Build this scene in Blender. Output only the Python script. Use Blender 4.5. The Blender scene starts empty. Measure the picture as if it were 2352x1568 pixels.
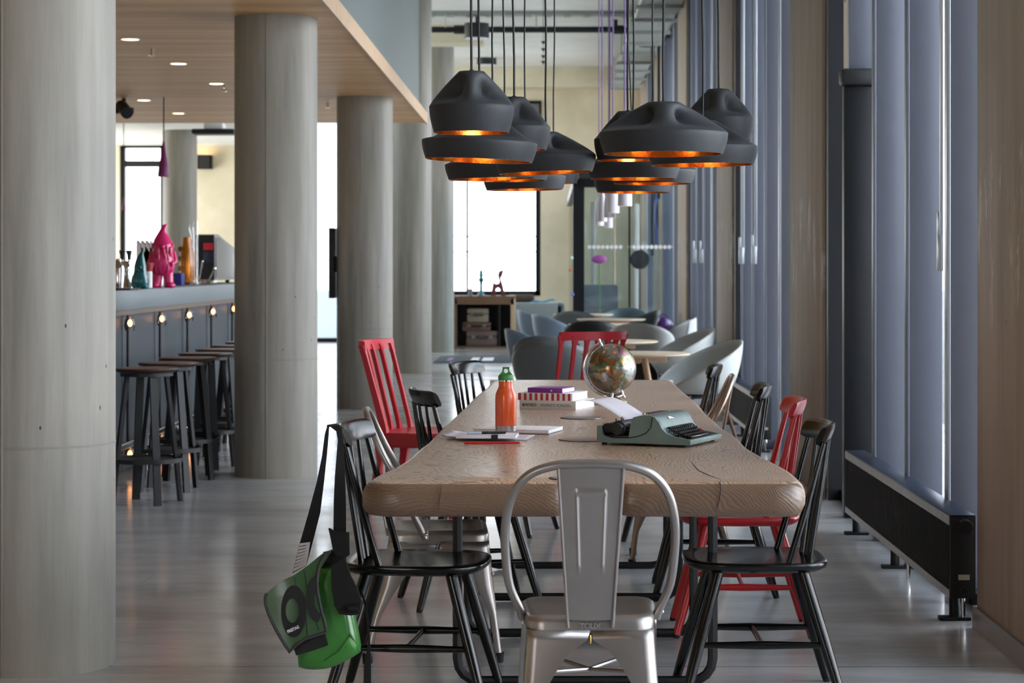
import bpy, bmesh, math, random
from mathutils import Vector, Matrix
random.seed(7)
PI = math.pi
sc = bpy.context.scene
COL = sc.collection
# ---------------------------------------------------------------- camera geometry (photo frame 2352 x 1568)
F, VX, VY, ZC = 4900.0, 1257.0, 610.0, 1.36
def P(px, py, Y):
    return Vector(((px - VX) / F * Y, Y, ZC - (py - VY) / F * Y))
def TP(px, py, z):
    return P(px, py, (ZC - z) * F / (py - VY))
def XP(px, Y):
    return (px - VX) / F * Y

# ---------------------------------------------------------------- helpers
def lin(h):
    h = h.lstrip('#')
    out = []
    for i in (0, 2, 4):
        c = int(h[i:i + 2], 16) / 255
        out.append(c / 12.92 if c <= .04045 else ((c + .055) / 1.055) ** 2.4)
    return (*out, 1)

def setin(n, k, v):
    if k in n.inputs: n.inputs[k].default_value = v

def newmat(name):
    m = bpy.data.materials.new(name); m.use_nodes = True
    nt = m.node_tree
    return m, nt, nt.nodes['Principled BSDF']

def mat(name, col, rough=.5, metal=0, coat=0, emit=None, estr=0, noise=0, nscale=8, bump=0, stretch=(1, 1, 1), col2=None, trans=0, sheen=0, bscale=None):
    m, nt, b = newmat(name)
    c = lin(col)
    setin(b, 'Base Color', c); setin(b, 'Roughness', rough); setin(b, 'Metallic', metal)
    setin(b, 'Coat Weight', coat); setin(b, 'Coat Roughness', .12)
    setin(b, 'Transmission Weight', trans); setin(b, 'Sheen Weight', sheen)
    if emit:
        setin(b, 'Emission Color', lin(emit)); setin(b, 'Emission Strength', estr)
    if noise or bump or col2:
        tc = nt.nodes.new('ShaderNodeTexCoord'); mp = nt.nodes.new('ShaderNodeMapping')
        mp.inputs['Scale'].default_value = stretch
        nt.links.new(tc.outputs['Object'], mp.inputs['Vector'])
        nz = nt.nodes.new('ShaderNodeTexNoise'); nz.inputs['Scale'].default_value = nscale; nz.inputs['Detail'].default_value = 6
        nt.links.new(mp.outputs['Vector'], nz.inputs['Vector'])
        if noise or col2:
            r = nt.nodes.new('ShaderNodeValToRGB')
            k = noise or .3
            c2 = lin(col2) if col2 else tuple(x * (1 - k) for x in c[:3]) + (1,)
            r.color_ramp.elements[0].position = .3; r.color_ramp.elements[1].position = .7
            r.color_ramp.elements[0].color = c2; r.color_ramp.elements[1].color = c
            nt.links.new(nz.outputs['Fac'], r.inputs['Fac']); nt.links.new(r.outputs['Color'], b.inputs['Base Color'])
        if bump:
            bp = nt.nodes.new('ShaderNodeBump'); bp.inputs['Strength'].default_value = bump; bp.inputs['Distance'].default_value = .01
            src = nz
            if bscale:
                src = nt.nodes.new('ShaderNodeTexNoise'); src.inputs['Scale'].default_value = bscale
                nt.links.new(mp.outputs['Vector'], src.inputs['Vector'])
            nt.links.new(src.outputs['Fac'], bp.inputs['Height']); nt.links.new(bp.outputs['Normal'], b.inputs['Normal'])
    return m

def glassmat(name, tint=(1, 1, 1, 1), refl=1.0):
    m, nt, b = newmat(name)
    out = nt.nodes['Material Output']
    tr = nt.nodes.new('ShaderNodeBsdfTransparent'); tr.inputs['Color'].default_value = tint
    gl = nt.nodes.new('ShaderNodeBsdfGlossy'); gl.inputs['Roughness'].default_value = .02
    fr = nt.nodes.new('ShaderNodeFresnel'); fr.inputs['IOR'].default_value = 1.45
    mu = nt.nodes.new('ShaderNodeMath'); mu.operation = 'MULTIPLY'; mu.inputs[1].default_value = refl
    mx = nt.nodes.new('ShaderNodeMixShader')
    nt.links.new(fr.outputs[0], mu.inputs[0]); nt.links.new(mu.outputs[0], mx.inputs[0])
    nt.links.new(tr.outputs[0], mx.inputs[1]); nt.links.new(gl.outputs[0], mx.inputs[2])
    nt.links.new(mx.outputs[0], out.inputs['Surface'])
    return m

class B:
    def __init__(s): s.bm = bmesh.new()
    def _xf(s, vs, M):
        if M is not None: bmesh.ops.transform(s.bm, matrix=M, verts=vs)
    def box(s, c, d, bev=0, M=None, seg=2):
        r = bmesh.ops.create_cube(s.bm, size=1); vs = r['verts']
        bmesh.ops.scale(s.bm, vec=Vector(d), verts=vs)
        if bev:
            es = list({e for v in vs for e in v.link_edges})
            r2 = bmesh.ops.bevel(s.bm, geom=es, offset=bev, segments=seg, affect='EDGES', profile=.5)
            vs = list({v for f in r2['faces'] for v in f.verts} | {v for v in vs if v.is_valid})
        bmesh.ops.translate(s.bm, vec=Vector(c), verts=vs)
        s._xf(vs, M); return s
    def bb(s, x0, x1, y0, y1, z0, z1, bev=0, M=None):
        return s.box(((x0 + x1) / 2, (y0 + y1) / 2, (z0 + z1) / 2), (abs(x1 - x0), abs(y1 - y0), abs(z1 - z0)), bev, M)
    def tube(s, pts, r, n=10, closed=False, cap=True, M=None):
        pts = [Vector(p) for p in pts]; k = len(pts)
        rs = r if isinstance(r, list) else [r] * k
        rings = []; prev = None
        for i, p in enumerate(pts):
            if closed: t = pts[(i + 1) % k] - pts[i - 1]
            else: t = pts[min(i + 1, k - 1)] - pts[max(i - 1, 0)]
            t.normalize()
            if prev is None:
                a = Vector((0, 0, 1)) if abs(t.z) < .9 else Vector((1, 0, 0))
                u = t.cross(a).normalized()
            else:
                u = (prev - t * prev.dot(t)).normalized()
            prev = u; w = t.cross(u)
            rr = rs[i]; ru, rw = rr if isinstance(rr, tuple) else (rr, rr)
            rings.append([s.bm.verts.new(p + u * (ru * math.cos(2 * PI * j / n)) + w * (rw * math.sin(2 * PI * j / n))) for j in range(n)])
        s._skin(rings, closed)
        if cap and not closed:
            s.bm.faces.new(rings[0][::-1]); s.bm.faces.new(rings[-1])
        s._xf([v for q in rings for v in q], M); return s
    def _skin(s, rings, closed=False, wrap=True):
        k = len(rings)
        for i in range(k if closed else k - 1):
            a, b = rings[i], rings[(i + 1) % k]; n = len(a)
            for j in range(n if wrap else n - 1):
                try: s.bm.faces.new((a[j], a[(j + 1) % n], b[(j + 1) % n], b[j]))
                except ValueError: pass
    def rings(s, rs, cap0=True, cap1=True, M=None, closed=False):
        R = [[s.bm.verts.new(Vector(p)) for p in r] for r in rs]
        s._skin(R, closed)
        if cap0: s.bm.faces.new(R[0][::-1])
        if cap1: s.bm.faces.new(R[-1])
        s._xf([v for q in R for v in q], M); return s
    def lathe(s, prof, n=28, c=(0, 0, 0), M=None, cap0=False, cap1=False):
        rs = []
        for r, z in prof:
            rs.append([(c[0] + max(r, 1e-5) * math.cos(2 * PI * j / n), c[1] + max(r, 1e-5) * math.sin(2 * PI * j / n), c[2] + z) for j in range(n)])
        return s.rings(rs, cap0, cap1, M)
    def cyl(s, p0, p1, r0, r1=None, n=14):
        return s.tube([p0, p1], [r0, r1 if r1 is not None else r0], n)
    def prism(s, poly, vec, M=None):
        vec = Vector(vec)
        a = [s.bm.verts.new(Vector(p)) for p in poly]; b = [s.bm.verts.new(Vector(p) + vec) for p in poly]
        n = len(a)
        s.bm.faces.new(a[::-1]); s.bm.faces.new(b)
        for i in range(n): s.bm.faces.new((a[i], a[(i + 1) % n], b[(i + 1) % n], b[i]))
        s._xf(a + b, M); return s
    def grid(s, f, nu, nv, M=None):
        V = [[s.bm.verts.new(Vector(f(i / nu, j / nv))) for j in range(nv + 1)] for i in range(nu + 1)]
        s._skin(V, False, wrap=False)
        s._xf([v for q in V for v in q], M); return s
    def ball(s, c, r, n=18, sc=(1, 1, 1), M=None):
        q = bmesh.ops.create_uvsphere(s.bm, u_segments=n, v_segments=max(6, n // 2), radius=r)
        vs = q['verts']; bmesh.ops.scale(s.bm, vec=Vector(sc), verts=vs); bmesh.ops.translate(s.bm, vec=Vector(c), verts=vs)
        s._xf(vs, M); return s
    def weld(s):
        bmesh.ops.remove_doubles(s.bm, verts=s.bm.verts[:], dist=1e-4); return s
    def done(s, name, m, parent=None, angle=40, loc=None, solid=0, sub=0, off=-1):
        bmesh.ops.recalc_face_normals(s.bm, faces=s.bm.faces[:])
        me = bpy.data.meshes.new(name); s.bm.to_mesh(me); s.bm.free()
        me.shade_smooth(); me.set_sharp_from_angle(angle=math.radians(angle))
        if m: me.materials.append(m)
        o = bpy.data.objects.new(name, me); COL.objects.link(o)
        if parent is not None: o.parent = parent
        if loc is not None: o.location = loc
        if solid:
            md = o.modifiers.new('thick', 'SOLIDIFY'); md.thickness = solid; md.offset = off
        if sub:
            md = o.modifiers.new('sub', 'SUBSURF'); md.levels = sub; md.render_levels = sub
        return o

def thing(name, label, cat, loc=(0, 0, 0), rz=0, group=None):
    o = bpy.data.objects.new(name, None); COL.objects.link(o)
    o.empty_display_size = .1
    o.location = loc; o.rotation_euler = (0, 0, rz); o['label'] = label; o['category'] = cat
    if group: o['group'] = group
    return o
def tag(o, label, cat, group=None):
    o['label'] = label; o['category'] = cat
    if group: o['group'] = group
    return o
def struct(o):
    o['kind'] = 'structure'; return o
def dup(root, loc, rz, label, group=None):
    r = root.copy(); COL.objects.link(r); r.location = loc; r.rotation_euler = (0, 0, rz); r['label'] = label
    if group: r['group'] = group
    for ch in list(root.children):
        c = ch.copy(); COL.objects.link(c); c.parent = r
        for g in list(ch.children):
            d = g.copy(); COL.objects.link(d); d.parent = c
    return r
def textmesh(txt, size, m, parent, M, name='lettering', depth=.0004, bold=0, sx=1):
    cu = bpy.data.curves.new('t', 'FONT'); cu.body = txt; cu.size = size; cu.extrude = depth; cu.offset = bold
    cu.align_x = 'CENTER'; cu.align_y = 'CENTER'
    o = bpy.data.objects.new('t', cu); COL.objects.link(o)
    bpy.context.view_layer.update()
    me = bpy.data.meshes.new_from_object(o.evaluated_get(bpy.context.evaluated_depsgraph_get()))
    bpy.data.objects.remove(o)
    me.transform(M @ Matrix.Diagonal((sx, 1, 1, 1))); me.materials.clear(); me.materials.append(m)
    n = bpy.data.objects.new(name, me); COL.objects.link(n); n.parent = parent
    return n
def frame(origin, ex, ez):
    """matrix: local x along ex, local y along ez, local z out of the page"""
    ex = Vector(ex).normalized(); ez = Vector(ez).normalized(); n = ex.cross(ez)
    return Matrix(((ex.x, ez.x, n.x, origin[0]), (ex.y, ez.y, n.y, origin[1]), (ex.z, ez.z, n.z, origin[2]), (0, 0, 0, 1)))
def catmull(pts, k=6, closed=False):
    out = []; n = len(pts); pts = [Vector(p) for p in pts]
    for i in range(n if closed else n - 1):
        p0 = pts[i - 1] if (closed or i > 0) else pts[0]; p1 = pts[i]; p2 = pts[(i + 1) % n]
        p3 = pts[(i + 2) % n] if (closed or i + 2 < n) else pts[-1]
        for j in range(k):
            t = j / k
            out.append(.5 * ((2 * p1) + (p2 - p0) * t + (2 * p0 - 5 * p1 + 4 * p2 - p3) * t * t + (3 * p1 - p0 - 3 * p2 + p3) * t ** 3))
    if not closed: out.append(pts[-1])
    return out

# ---------------------------------------------------------------- materials
def concrete(name, c1, c2, c3, vertical=True, seam=False, rough=.7, speck=True, patch=0):
    m, nt, b = newmat(name); N = nt.nodes; L = nt.links
    tc = N.new('ShaderNodeTexCoord')
    mp = N.new('ShaderNodeMapping'); mp.inputs['Scale'].default_value = (5, 5, .35) if vertical else (1, 1, 1)
    L.new(tc.outputs['Object'], mp.inputs['Vector'])
    n1 = N.new('ShaderNodeTexNoise'); n1.inputs['Scale'].default_value = 1.6; n1.inputs['Detail'].default_value = 8; n1.inputs['Roughness'].default_value = .62
    L.new(mp.outputs['Vector'], n1.inputs['Vector'])
    n2 = N.new('ShaderNodeTexNoise'); n2.inputs['Scale'].default_value = 1.1; n2.inputs['Detail'].default_value = 7
    L.new(tc.outputs['Object'], n2.inputs['Vector'])
    r1 = N.new('ShaderNodeValToRGB'); r1.color_ramp.elements[0].position = .3; r1.color_ramp.elements[1].position = .7
    r1.color_ramp.elements[0].color = lin(c1); r1.color_ramp.elements[1].color = lin(c2)
    L.new(n1.outputs['Fac'], r1.inputs['Fac'])
    mx = N.new('ShaderNodeMixRGB'); mx.inputs['Color2'].default_value = lin(c3)
    r2 = N.new('ShaderNodeValToRGB'); r2.color_ramp.elements[0].position = .42; r2.color_ramp.elements[1].position = .72
    r2.color_ramp.elements[1].color = (.6, .6, .6, 1)
    L.new(n2.outputs['Fac'], r2.inputs['Fac']); L.new(r2.outputs['Color'], mx.inputs['Fac']); L.new(r1.outputs['Color'], mx.inputs['Color1'])
    last = mx.outputs['Color']
    if speck:
        v = N.new('ShaderNodeTexVoronoi'); v.inputs['Scale'].default_value = 9
        mp2 = N.new('ShaderNodeMapping'); mp2.inputs['Scale'].default_value = (1, 1, .5) if vertical else (1, 1, 1)
        L.new(tc.outputs['Object'], mp2.inputs['Vector']); L.new(mp2.outputs['Vector'], v.inputs['Vector'])
        lt = N.new('ShaderNodeMath'); lt.operation = 'LESS_THAN'; lt.inputs[1].default_value = .035
        L.new(v.outputs['Distance'], lt.inputs[0])
        m3 = N.new('ShaderNodeMixRGB'); m3.inputs['Color2'].default_value = lin('#3a3733')
        L.new(lt.outputs[0], m3.inputs['Fac']); L.new(last, m3.inputs['Color1']); last = m3.outputs['Color']
    if patch:
        n4 = N.new('ShaderNodeTexNoise'); n4.inputs['Scale'].default_value = 2.3; n4.inputs['Detail'].default_value = 12; n4.inputs['Roughness'].default_value = .75
        mp4 = N.new('ShaderNodeMapping'); mp4.inputs['Scale'].default_value = (3, 3, .8)
        L.new(tc.outputs['Object'], mp4.inputs['Vector']); L.new(mp4.outputs['Vector'], n4.inputs['Vector'])
        r4 = N.new('ShaderNodeValToRGB'); r4.color_ramp.elements[0].position = .53; r4.color_ramp.elements[1].position = .6
        L.new(n4.outputs['Fac'], r4.inputs['Fac'])
        sx = N.new('ShaderNodeSeparateXYZ'); L.new(tc.outputs['Object'], sx.inputs[0])
        a = N.new('ShaderNodeMapRange'); a.inputs[1].default_value = 1.1; a.inputs[2].default_value = 1.3; L.new(sx.outputs['Z'], a.inputs[0])
        c = N.new('ShaderNodeMapRange'); c.inputs[1].default_value = 1.8; c.inputs[2].default_value = 1.72; L.new(sx.outputs['Z'], c.inputs[0])
        mm = N.new('ShaderNodeMath'); mm.operation = 'MULTIPLY'; L.new(a.outputs[0], mm.inputs[0]); L.new(c.outputs[0], mm.inputs[1])
        m5 = N.new('ShaderNodeMath'); m5.operation = 'MULTIPLY'; L.new(mm.outputs[0], m5.inputs[0]); L.new(r4.outputs['Color'], m5.inputs[1])
        m6 = N.new('ShaderNodeMixRGB'); m6.inputs['Color2'].default_value = lin('#c9c4bb'); L.new(m5.outputs[0], m6.inputs['Fac']); L.new(last, m6.inputs['Color1']); last = m6.outputs['Color']
    L.new(last, b.inputs['Base Color']); setin(b, 'Roughness', rough)
    bp = N.new('ShaderNodeBump'); bp.inputs['Strength'].default_value = .25; bp.inputs['Distance'].default_value = .01
    L.new(n1.outputs['Fac'], bp.inputs['Height']); L.new(bp.outputs['Normal'], b.inputs['Normal'])
    return m

def floormat():
    m, nt, b = newmat('polished_concrete'); N = nt.nodes; L = nt.links
    g = N.new('ShaderNodeNewGeometry')
    mp = N.new('ShaderNodeMapping'); mp.inputs['Scale'].default_value = (.5, 1.6, 1)
    L.new(g.outputs['Position'], mp.inputs['Vector'])
    n1 = N.new('ShaderNodeTexNoise'); n1.inputs['Scale'].default_value = 2.2; n1.inputs['Detail'].default_value = 9; n1.inputs['Roughness'].default_value = .65
    L.new(mp.outputs['Vector'], n1.inputs['Vector'])
    r = N.new('ShaderNodeValToRGB'); r.color_ramp.elements[0].position = .3; r.color_ramp.elements[1].position = .72
    r.color_ramp.elements[0].color = lin('#949291'); r.color_ramp.elements[1].color = lin('#bfbcba')
    L.new(n1.outputs['Fac'], r.inputs['Fac'])
    sx = N.new('ShaderNodeSeparateXYZ'); L.new(g.outputs['Position'], sx.inputs[0])
    def line(out, c, step=None):
        s = N.new('ShaderNodeMath'); s.operation = 'SUBTRACT'; s.inputs[1].default_value = c; L.new(out, s.inputs[0])
        q = s
        if step:
            q = N.new('ShaderNodeMath'); q.operation = 'PINGPONG'; q.inputs[1].default_value = step / 2; L.new(s.outputs[0], q.inputs[0])
        a = N.new('ShaderNodeMath'); a.operation = 'ABSOLUTE'; L.new(q.outputs[0], a.inputs[0])
        t = N.new('ShaderNodeMath'); t.operation = 'LESS_THAN'; t.inputs[1].default_value = .004; L.new(a.outputs[0], t.inputs[0])
        return t.outputs[0]
    l1 = line(sx.outputs['Y'], 7.24, 6.65); l2 = line(sx.outputs['X'], -1.735)
    m1 = N.new('ShaderNodeMixRGB'); m1.inputs['Color2'].default_value = lin('#4a4643'); L.new(l1, m1.inputs['Fac']); L.new(r.outputs['Color'], m1.inputs['Color1'])
    m2 = N.new('ShaderNodeMixRGB'); m2.inputs['Color2'].default_value = lin('#a8a4a0'); L.new(l2, m2.inputs['Fac']); L.new(m1.outputs['Color'], m2.inputs['Color1'])
    L.new(m2.outputs['Color'], b.inputs['Base Color'])
    n2 = N.new('ShaderNodeTexNoise'); n2.inputs['Scale'].default_value = 1.2; n2.inputs['Detail'].default_value = 4; L.new(mp.outputs['Vector'], n2.inputs['Vector'])
    rr = N.new('ShaderNodeMapRange'); rr.inputs[1].default_value = .3; rr.inputs[2].default_value = .7; rr.inputs[3].default_value = .13; rr.inputs[4].default_value = .22
    L.new(n2.outputs['Fac'], rr.inputs[0]); L.new(rr.outputs[0], b.inputs['Roughness'])
    setin(b, 'Specular IOR Level', .55)
    return m

def oak(name='oak_slab', dk=1.0):
    m, nt, b = newmat(name); N = nt.nodes; L = nt.links
    tc = N.new('ShaderNodeTexCoord')
    mp = N.new('ShaderNodeMapping'); mp.inputs['Scale'].default_value = (1, .1, 1); mp.inputs['Location'].default_value = (.35, 0, .25)
    L.new(tc.outputs['Object'], mp.inputs['Vector'])
    nz = N.new('ShaderNodeTexNoise'); nz.inputs['Scale'].default_value = 3.2; nz.inputs['Detail'].default_value = 3
    mpn = N.new('ShaderNodeMapping'); mpn.inputs['Scale'].default_value = (1, .7, 1); L.new(tc.outputs['Object'], mpn.inputs['Vector']); L.new(mpn.outputs['Vector'], nz.inputs['Vector'])
    ad = N.new('ShaderNodeMixRGB'); ad.blend_type = 'ADD'; ad.inputs['Fac'].default_value = .22
    L.new(mp.outputs['Vector'], ad.inputs['Color1']); L.new(nz.outputs['Color'], ad.inputs['Color2'])
    w = N.new('ShaderNodeTexWave'); w.wave_type = 'RINGS'; w.rings_direction = 'Y'; w.inputs['Scale'].default_value = 34
    w.inputs['Distortion'].default_value = 2.2; w.inputs['Detail'].default_value = 3; w.inputs['Detail Scale'].default_value = 1.5
    L.new(ad.outputs['Color'], w.inputs['Vector'])
    n3 = N.new('ShaderNodeTexNoise'); n3.inputs['Scale'].default_value = 160; n3.inputs['Detail'].default_value = 3
    mp3 = N.new('ShaderNodeMapping'); mp3.inputs['Scale'].default_value = (1, .03, 1); L.new(tc.outputs['Object'], mp3.inputs['Vector']); L.new(mp3.outputs['Vector'], n3.inputs['Vector'])
    r = N.new('ShaderNodeValToRGB'); e = r.color_ramp.elements
    e[0].position = 0; e[0].color = lin('#6b503d'); e[1].position = .22; e[1].color = lin('#b0937a')
    x = r.color_ramp.elements.new(.5); x.color = lin('#c0a389'); x = r.color_ramp.elements.new(1); x.color = lin('#b6987d')
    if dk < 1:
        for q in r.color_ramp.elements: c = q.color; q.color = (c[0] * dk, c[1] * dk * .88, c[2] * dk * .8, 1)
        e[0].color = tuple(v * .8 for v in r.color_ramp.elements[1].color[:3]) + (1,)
    L.new(w.outputs['Fac'], r.inputs['Fac'])
    n4 = N.new('ShaderNodeMixRGB'); n4.blend_type = 'MULTIPLY'; n4.inputs['Fac'].default_value = .35
    r3 = N.new('ShaderNodeValToRGB'); r3.color_ramp.elements[0].position = .3; r3.color_ramp.elements[0].color = (.55, .5, .45, 1); r3.color_ramp.elements[1].position = .6
    L.new(n3.outputs['Fac'], r3.inputs['Fac']); L.new(r.outputs['Color'], n4.inputs['Color1']); L.new(r3.outputs['Color'], n4.inputs['Color2'])
    L.new(n4.outputs['Color'], b.inputs['Base Color']); setin(b, 'Roughness', .34); setin(b, 'Specular IOR Level', .65); setin(b, 'Coat Weight', .5 if dk == 1 else 0); setin(b, 'Coat Roughness', .3)
    bp = N.new('ShaderNodeBump'); bp.inputs['Strength'].default_value = .12; bp.inputs['Distance'].default_value = .004
    L.new(w.outputs['Fac'], bp.inputs['Height']); L.new(bp.outputs['Normal'], b.inputs['Normal'])
    return m

def slats(name, c1, c2, axis='Y', period=.09):
    m, nt, b = newmat(name); N = nt.nodes; L = nt.links
    g = N.new('ShaderNodeNewGeometry'); sx = N.new('ShaderNodeSeparateXYZ'); L.new(g.outputs['Position'], sx.inputs[0])
    q = N.new('ShaderNodeMath'); q.operation = 'PINGPONG'; q.inputs[1].default_value = period / 2; L.new(sx.outputs[axis], q.inputs[0])
    d = N.new('ShaderNodeMath'); d.operation = 'DIVIDE'; d.inputs[1].default_value = period / 2; L.new(q.outputs[0], d.inputs[0])
    fl = N.new('ShaderNodeMath'); fl.operation = 'FLOOR'
    dv = N.new('ShaderNodeMath'); dv.operation = 'DIVIDE'; dv.inputs[1].default_value = period; L.new(sx.outputs[axis], dv.inputs[0]); L.new(dv.outputs[0], fl.inputs[0])
    wn = N.new('ShaderNodeTexWhiteNoise'); wn.noise_dimensions = '1D'; L.new(fl.outputs[0], wn.inputs['W'])
    mp = N.new('ShaderNodeMapping'); mp.inputs['Scale'].default_value = (.6, 14, 1); L.new(g.outputs['Position'], mp.inputs['Vector'])
    nz = N.new('ShaderNodeTexNoise'); nz.inputs['Scale'].default_value = 2; nz.inputs['Detail'].default_value = 5; L.new(mp.outputs['Vector'], nz.inputs['Vector'])
    av = N.new('ShaderNodeMath'); av.operation = 'MULTIPLY_ADD'; av.inputs[1].default_value = .5; L.new(wn.outputs['Value'], av.inputs[0])
    hf = N.new('ShaderNodeMath'); hf.operation = 'MULTIPLY'; hf.inputs[1].default_value = .5; L.new(nz.outputs['Fac'], hf.inputs[0]); L.new(hf.outputs[0], av.inputs[2])
    r = N.new('ShaderNodeValToRGB'); r.color_ramp.elements[0].color = lin(c1); r.color_ramp.elements[1].color = lin(c2)
    L.new(av.outputs[0], r.inputs['Fac'])
    lt = N.new('ShaderNodeMath'); lt.operation = 'LESS_THAN'; lt.inputs[1].default_value = .14; L.new(d.outputs[0], lt.inputs[0])
    mx = N.new('ShaderNodeMixRGB'); mx.inputs['Color2'].default_value = tuple(x * .45 for x in lin(c1)[:3]) + (1,)
    L.new(lt.outputs[0], mx.inputs['Fac']); L.new(r.outputs['Color'], mx.inputs['Color1'])
    L.new(mx.outputs['Color'], b.inputs['Base Color']); setin(b, 'Roughness', .5)
    return m

M = {}
M['conc'] = concrete('column_concrete', '#75726b', '#a5a098', '#928c7d', rough=.62)
M['pier'] = concrete('pier_concrete', '#8d7e6e', '#b09d8a', '#9a8a76', rough=.6, patch=1)
M['wallc'] = concrete('pale_concrete', '#cdc2a4', '#e0d6bc', '#d5caac', vertical=False, rough=.8)
M['ceil'] = concrete('ceiling_concrete', '#dcd8ce', '#ebe8e0', '#e2ded3', vertical=False, rough=.85, speck=False)
M['floor'] = floormat()
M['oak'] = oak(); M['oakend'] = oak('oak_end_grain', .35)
M['soffit'] = slats('soffit_slats', '#cc9258', '#fbd09a', 'Y', .085)
M['fascia'] = mat('grey_fascia', '#606a69', .45, noise=.12, nscale=3, stretch=(1, 4, .2))
M['paleoak'] = mat('pale_oak', '#c7a786', .5, noise=.15, nscale=6, stretch=(8, 1, 1))
M['black'] = mat('black_lacquer', '#030303', .2)
M['steelblk'] = mat('black_steel', '#09090a', .5, noise=.1, nscale=20)
M['red'] = mat('red_lacquer', '#b0141c', .3, coat=.2)
M['redpl'] = mat('red_plastic', '#b52430', .38)
M['galv'] = mat('brushed_steel', '#a8a19d', .36, .93, noise=.18, nscale=5, bump=.02)
M['galv2'] = mat('bronze_steel', '#9c897c', .34, 1, noise=.18, nscale=5)
M['rubber'] = mat('black_rubber', '#141414', .7)
M['chrome'] = mat('chrome', '#d4d4d4', .1, 1)
M['shade'] = mat('matt_black_ceramic', '#26272a', .62, bump=.06, nscale=90)
M['gold'] = mat('gold_lining', '#e0a666', .2, 1, bump=.25, nscale=14)
M['cord'] = mat('black_cord', '#0d0d0e', .6)
M['cordp'] = mat('purple_cord', '#7a5f9c', .6)
M['bulb'] = mat('lit_bulb', '#ffd9a0', .3, emit='#ffc88c', estr=16)
M['bulbs'] = mat('lit_small_bulb', '#ffd9a0', .3, emit='#ffa860', estr=6)
M['down'] = mat('lit_downlight', '#ffe9c8', .3, emit='#ffdca8', estr=9)
M['glass'] = glassmat('window_glass', (.97, .98, 1, 1), .8)
M['glasst'] = glassmat('tinted_window_glass', (.75, .76, .78, 1), .8)
M['glassd'] = glassmat('dark_tinted_glass', (.48, .5, .52, 1), .8)
M['glass2'] = glassmat('vestibule_glass', (.80, .86, .88, 1), 1.6)
M['clear'] = glassmat('clear_glass', (.95, .95, .95, 1), 1.5)
M['alu'] = mat('blue_grey_aluminium', '#686c78', .36, .25, noise=.05, nscale=2)
M['aludk'] = mat('dark_aluminium', '#14161b', .4, .3)
M['alult'] = mat('anodised_aluminium', '#b9bfc6', .32, .8)
M['barfront'] = mat('bar_front_panel', '#41484f', .5, .1, noise=.2, nscale=2)
M['counter'] = mat('stainless_counter', '#8b9498', .4, .4, noise=.06, nscale=3)
M['brasstrim'] = mat('brown_trim', '#75665c', .45, .2)
M['stoolseat'] = mat('brown_stool_seat', '#3a2a22', .4, noise=.25, nscale=12, stretch=(1, 9, 1))
M['darkblk'] = mat('dark_body', '#16171a', .5)
M['white'] = mat('white_paper', '#e6e4e6', .6)
M['tubL'] = mat('light_grey_shell', '#a9aca9', .5)
M['tubB'] = mat('blue_grey_shell', '#74879a', .45)
M['tubD'] = mat('dark_grey_shell', '#63696b', .5)
M['tubK'] = mat('black_shell', '#121213', .5)
M['tubT'] = mat('teal_grey_shell', '#4c6068', .5)
M['legwood'] = mat('brown_leg_wood', '#6c4a36', .5, noise=.2, nscale=8, stretch=(6, 6, 1))
M['tabletop'] = mat('pale_table_top', '#c9b59c', .4, noise=.08, nscale=4, stretch=(6, 1, 1))
M['sofa'] = mat('grey_felt', '#7c7e7c', .9, sheen=.3)
M['brown'] = mat('brown_cushion', '#4a3c30', .9)
M['blue'] = mat('blue_cushion', '#3f8fb4', .9)
M['case1'] = mat('tan_suitcase', '#8d7d68', .6, noise=.15)
M['case2'] = mat('dark_red_suitcase', '#5e4038', .6)
M['case3'] = mat('brown_suitcase', '#6b5650', .6)
M['shelf'] = mat('sideboard_wood', '#7a5a40', .5, noise=.2, nscale=5, stretch=(1, 6, 6))
M['pink'] = mat('pink_gloss', '#d8246f', .3, coat=.4)
M['teal'] = mat('teal_gloss', '#0d6a70', .28, coat=.5)
M['purple'] = mat('purple_gloss', '#3d155f', .22, coat=.4)
M['plum'] = mat('plum_pendant', '#7a1f63', .35)
M['whiteshade'] = mat('white_shade', '#dcd8e0', .45)
M['warmlit'] = mat('warm_lit_lining', '#ffe3bf', .4, emit='#ffd2a0', estr=2.2)
M['bagg'] = mat('green_tarpaulin', '#44903a', .3, coat=.4, noise=.25, nscale=4, bump=.12, bscale=9)
M['bagf'] = mat('dark_green_tarpaulin', '#3a5e34', .38, coat=.25, noise=.25, nscale=5)
M['web'] = mat('black_webbing', '#08080a', .75)
M['webdk'] = mat('grey_piping', '#3a353b', .6)
M['ink'] = mat('black_ink', '#101010', .6)
M['inkg'] = mat('grey_ink', '#5c5a5c', .6)
M['paper'] = mat('paper_sheet', '#d8d5de', .65)
M['tw'] = mat('sage_enamel', '#6d817c', .42, noise=.1, nscale=14, col2='#5f726d')
M['key'] = mat('black_key', '#0f0f10', .3)
M['keytop'] = mat('key_top', '#4a4a4a', .25)
M['keyred'] = mat('red_key', '#b8331f', .35)
M['orange'] = mat('orange_enamel', '#d9521a', .3, coat=.4)
M['green'] = mat('green_plastic', '#3e7d3a', .45)
M['pcov'] = mat('purple_book_cover', '#7d2a86', .4)
M['wcov'] = mat('white_book_cover', '#d5d1cf', .45)
M['mat'] = mat('charcoal_mat', '#3a4048', .9)
M['amber'] = mat('amber_glass', '#c97a1a', .12, trans=.6, coat=.3)
M['navy'] = mat('navy_box', '#1c2273', .5)
M['radi'] = mat('black_radiator', '#0a0a0c', .6)
M['radtop'] = mat('radiator_top', '#2b3648', .3, .5)
M['zinc'] = mat('zinc_strip', '#9a9996', .38, .9, noise=.2, nscale=30)
M['duct'] = mat('silver_duct', '#b4b9b9', .4, .7, noise=.25, nscale=14, bump=.3)
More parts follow.
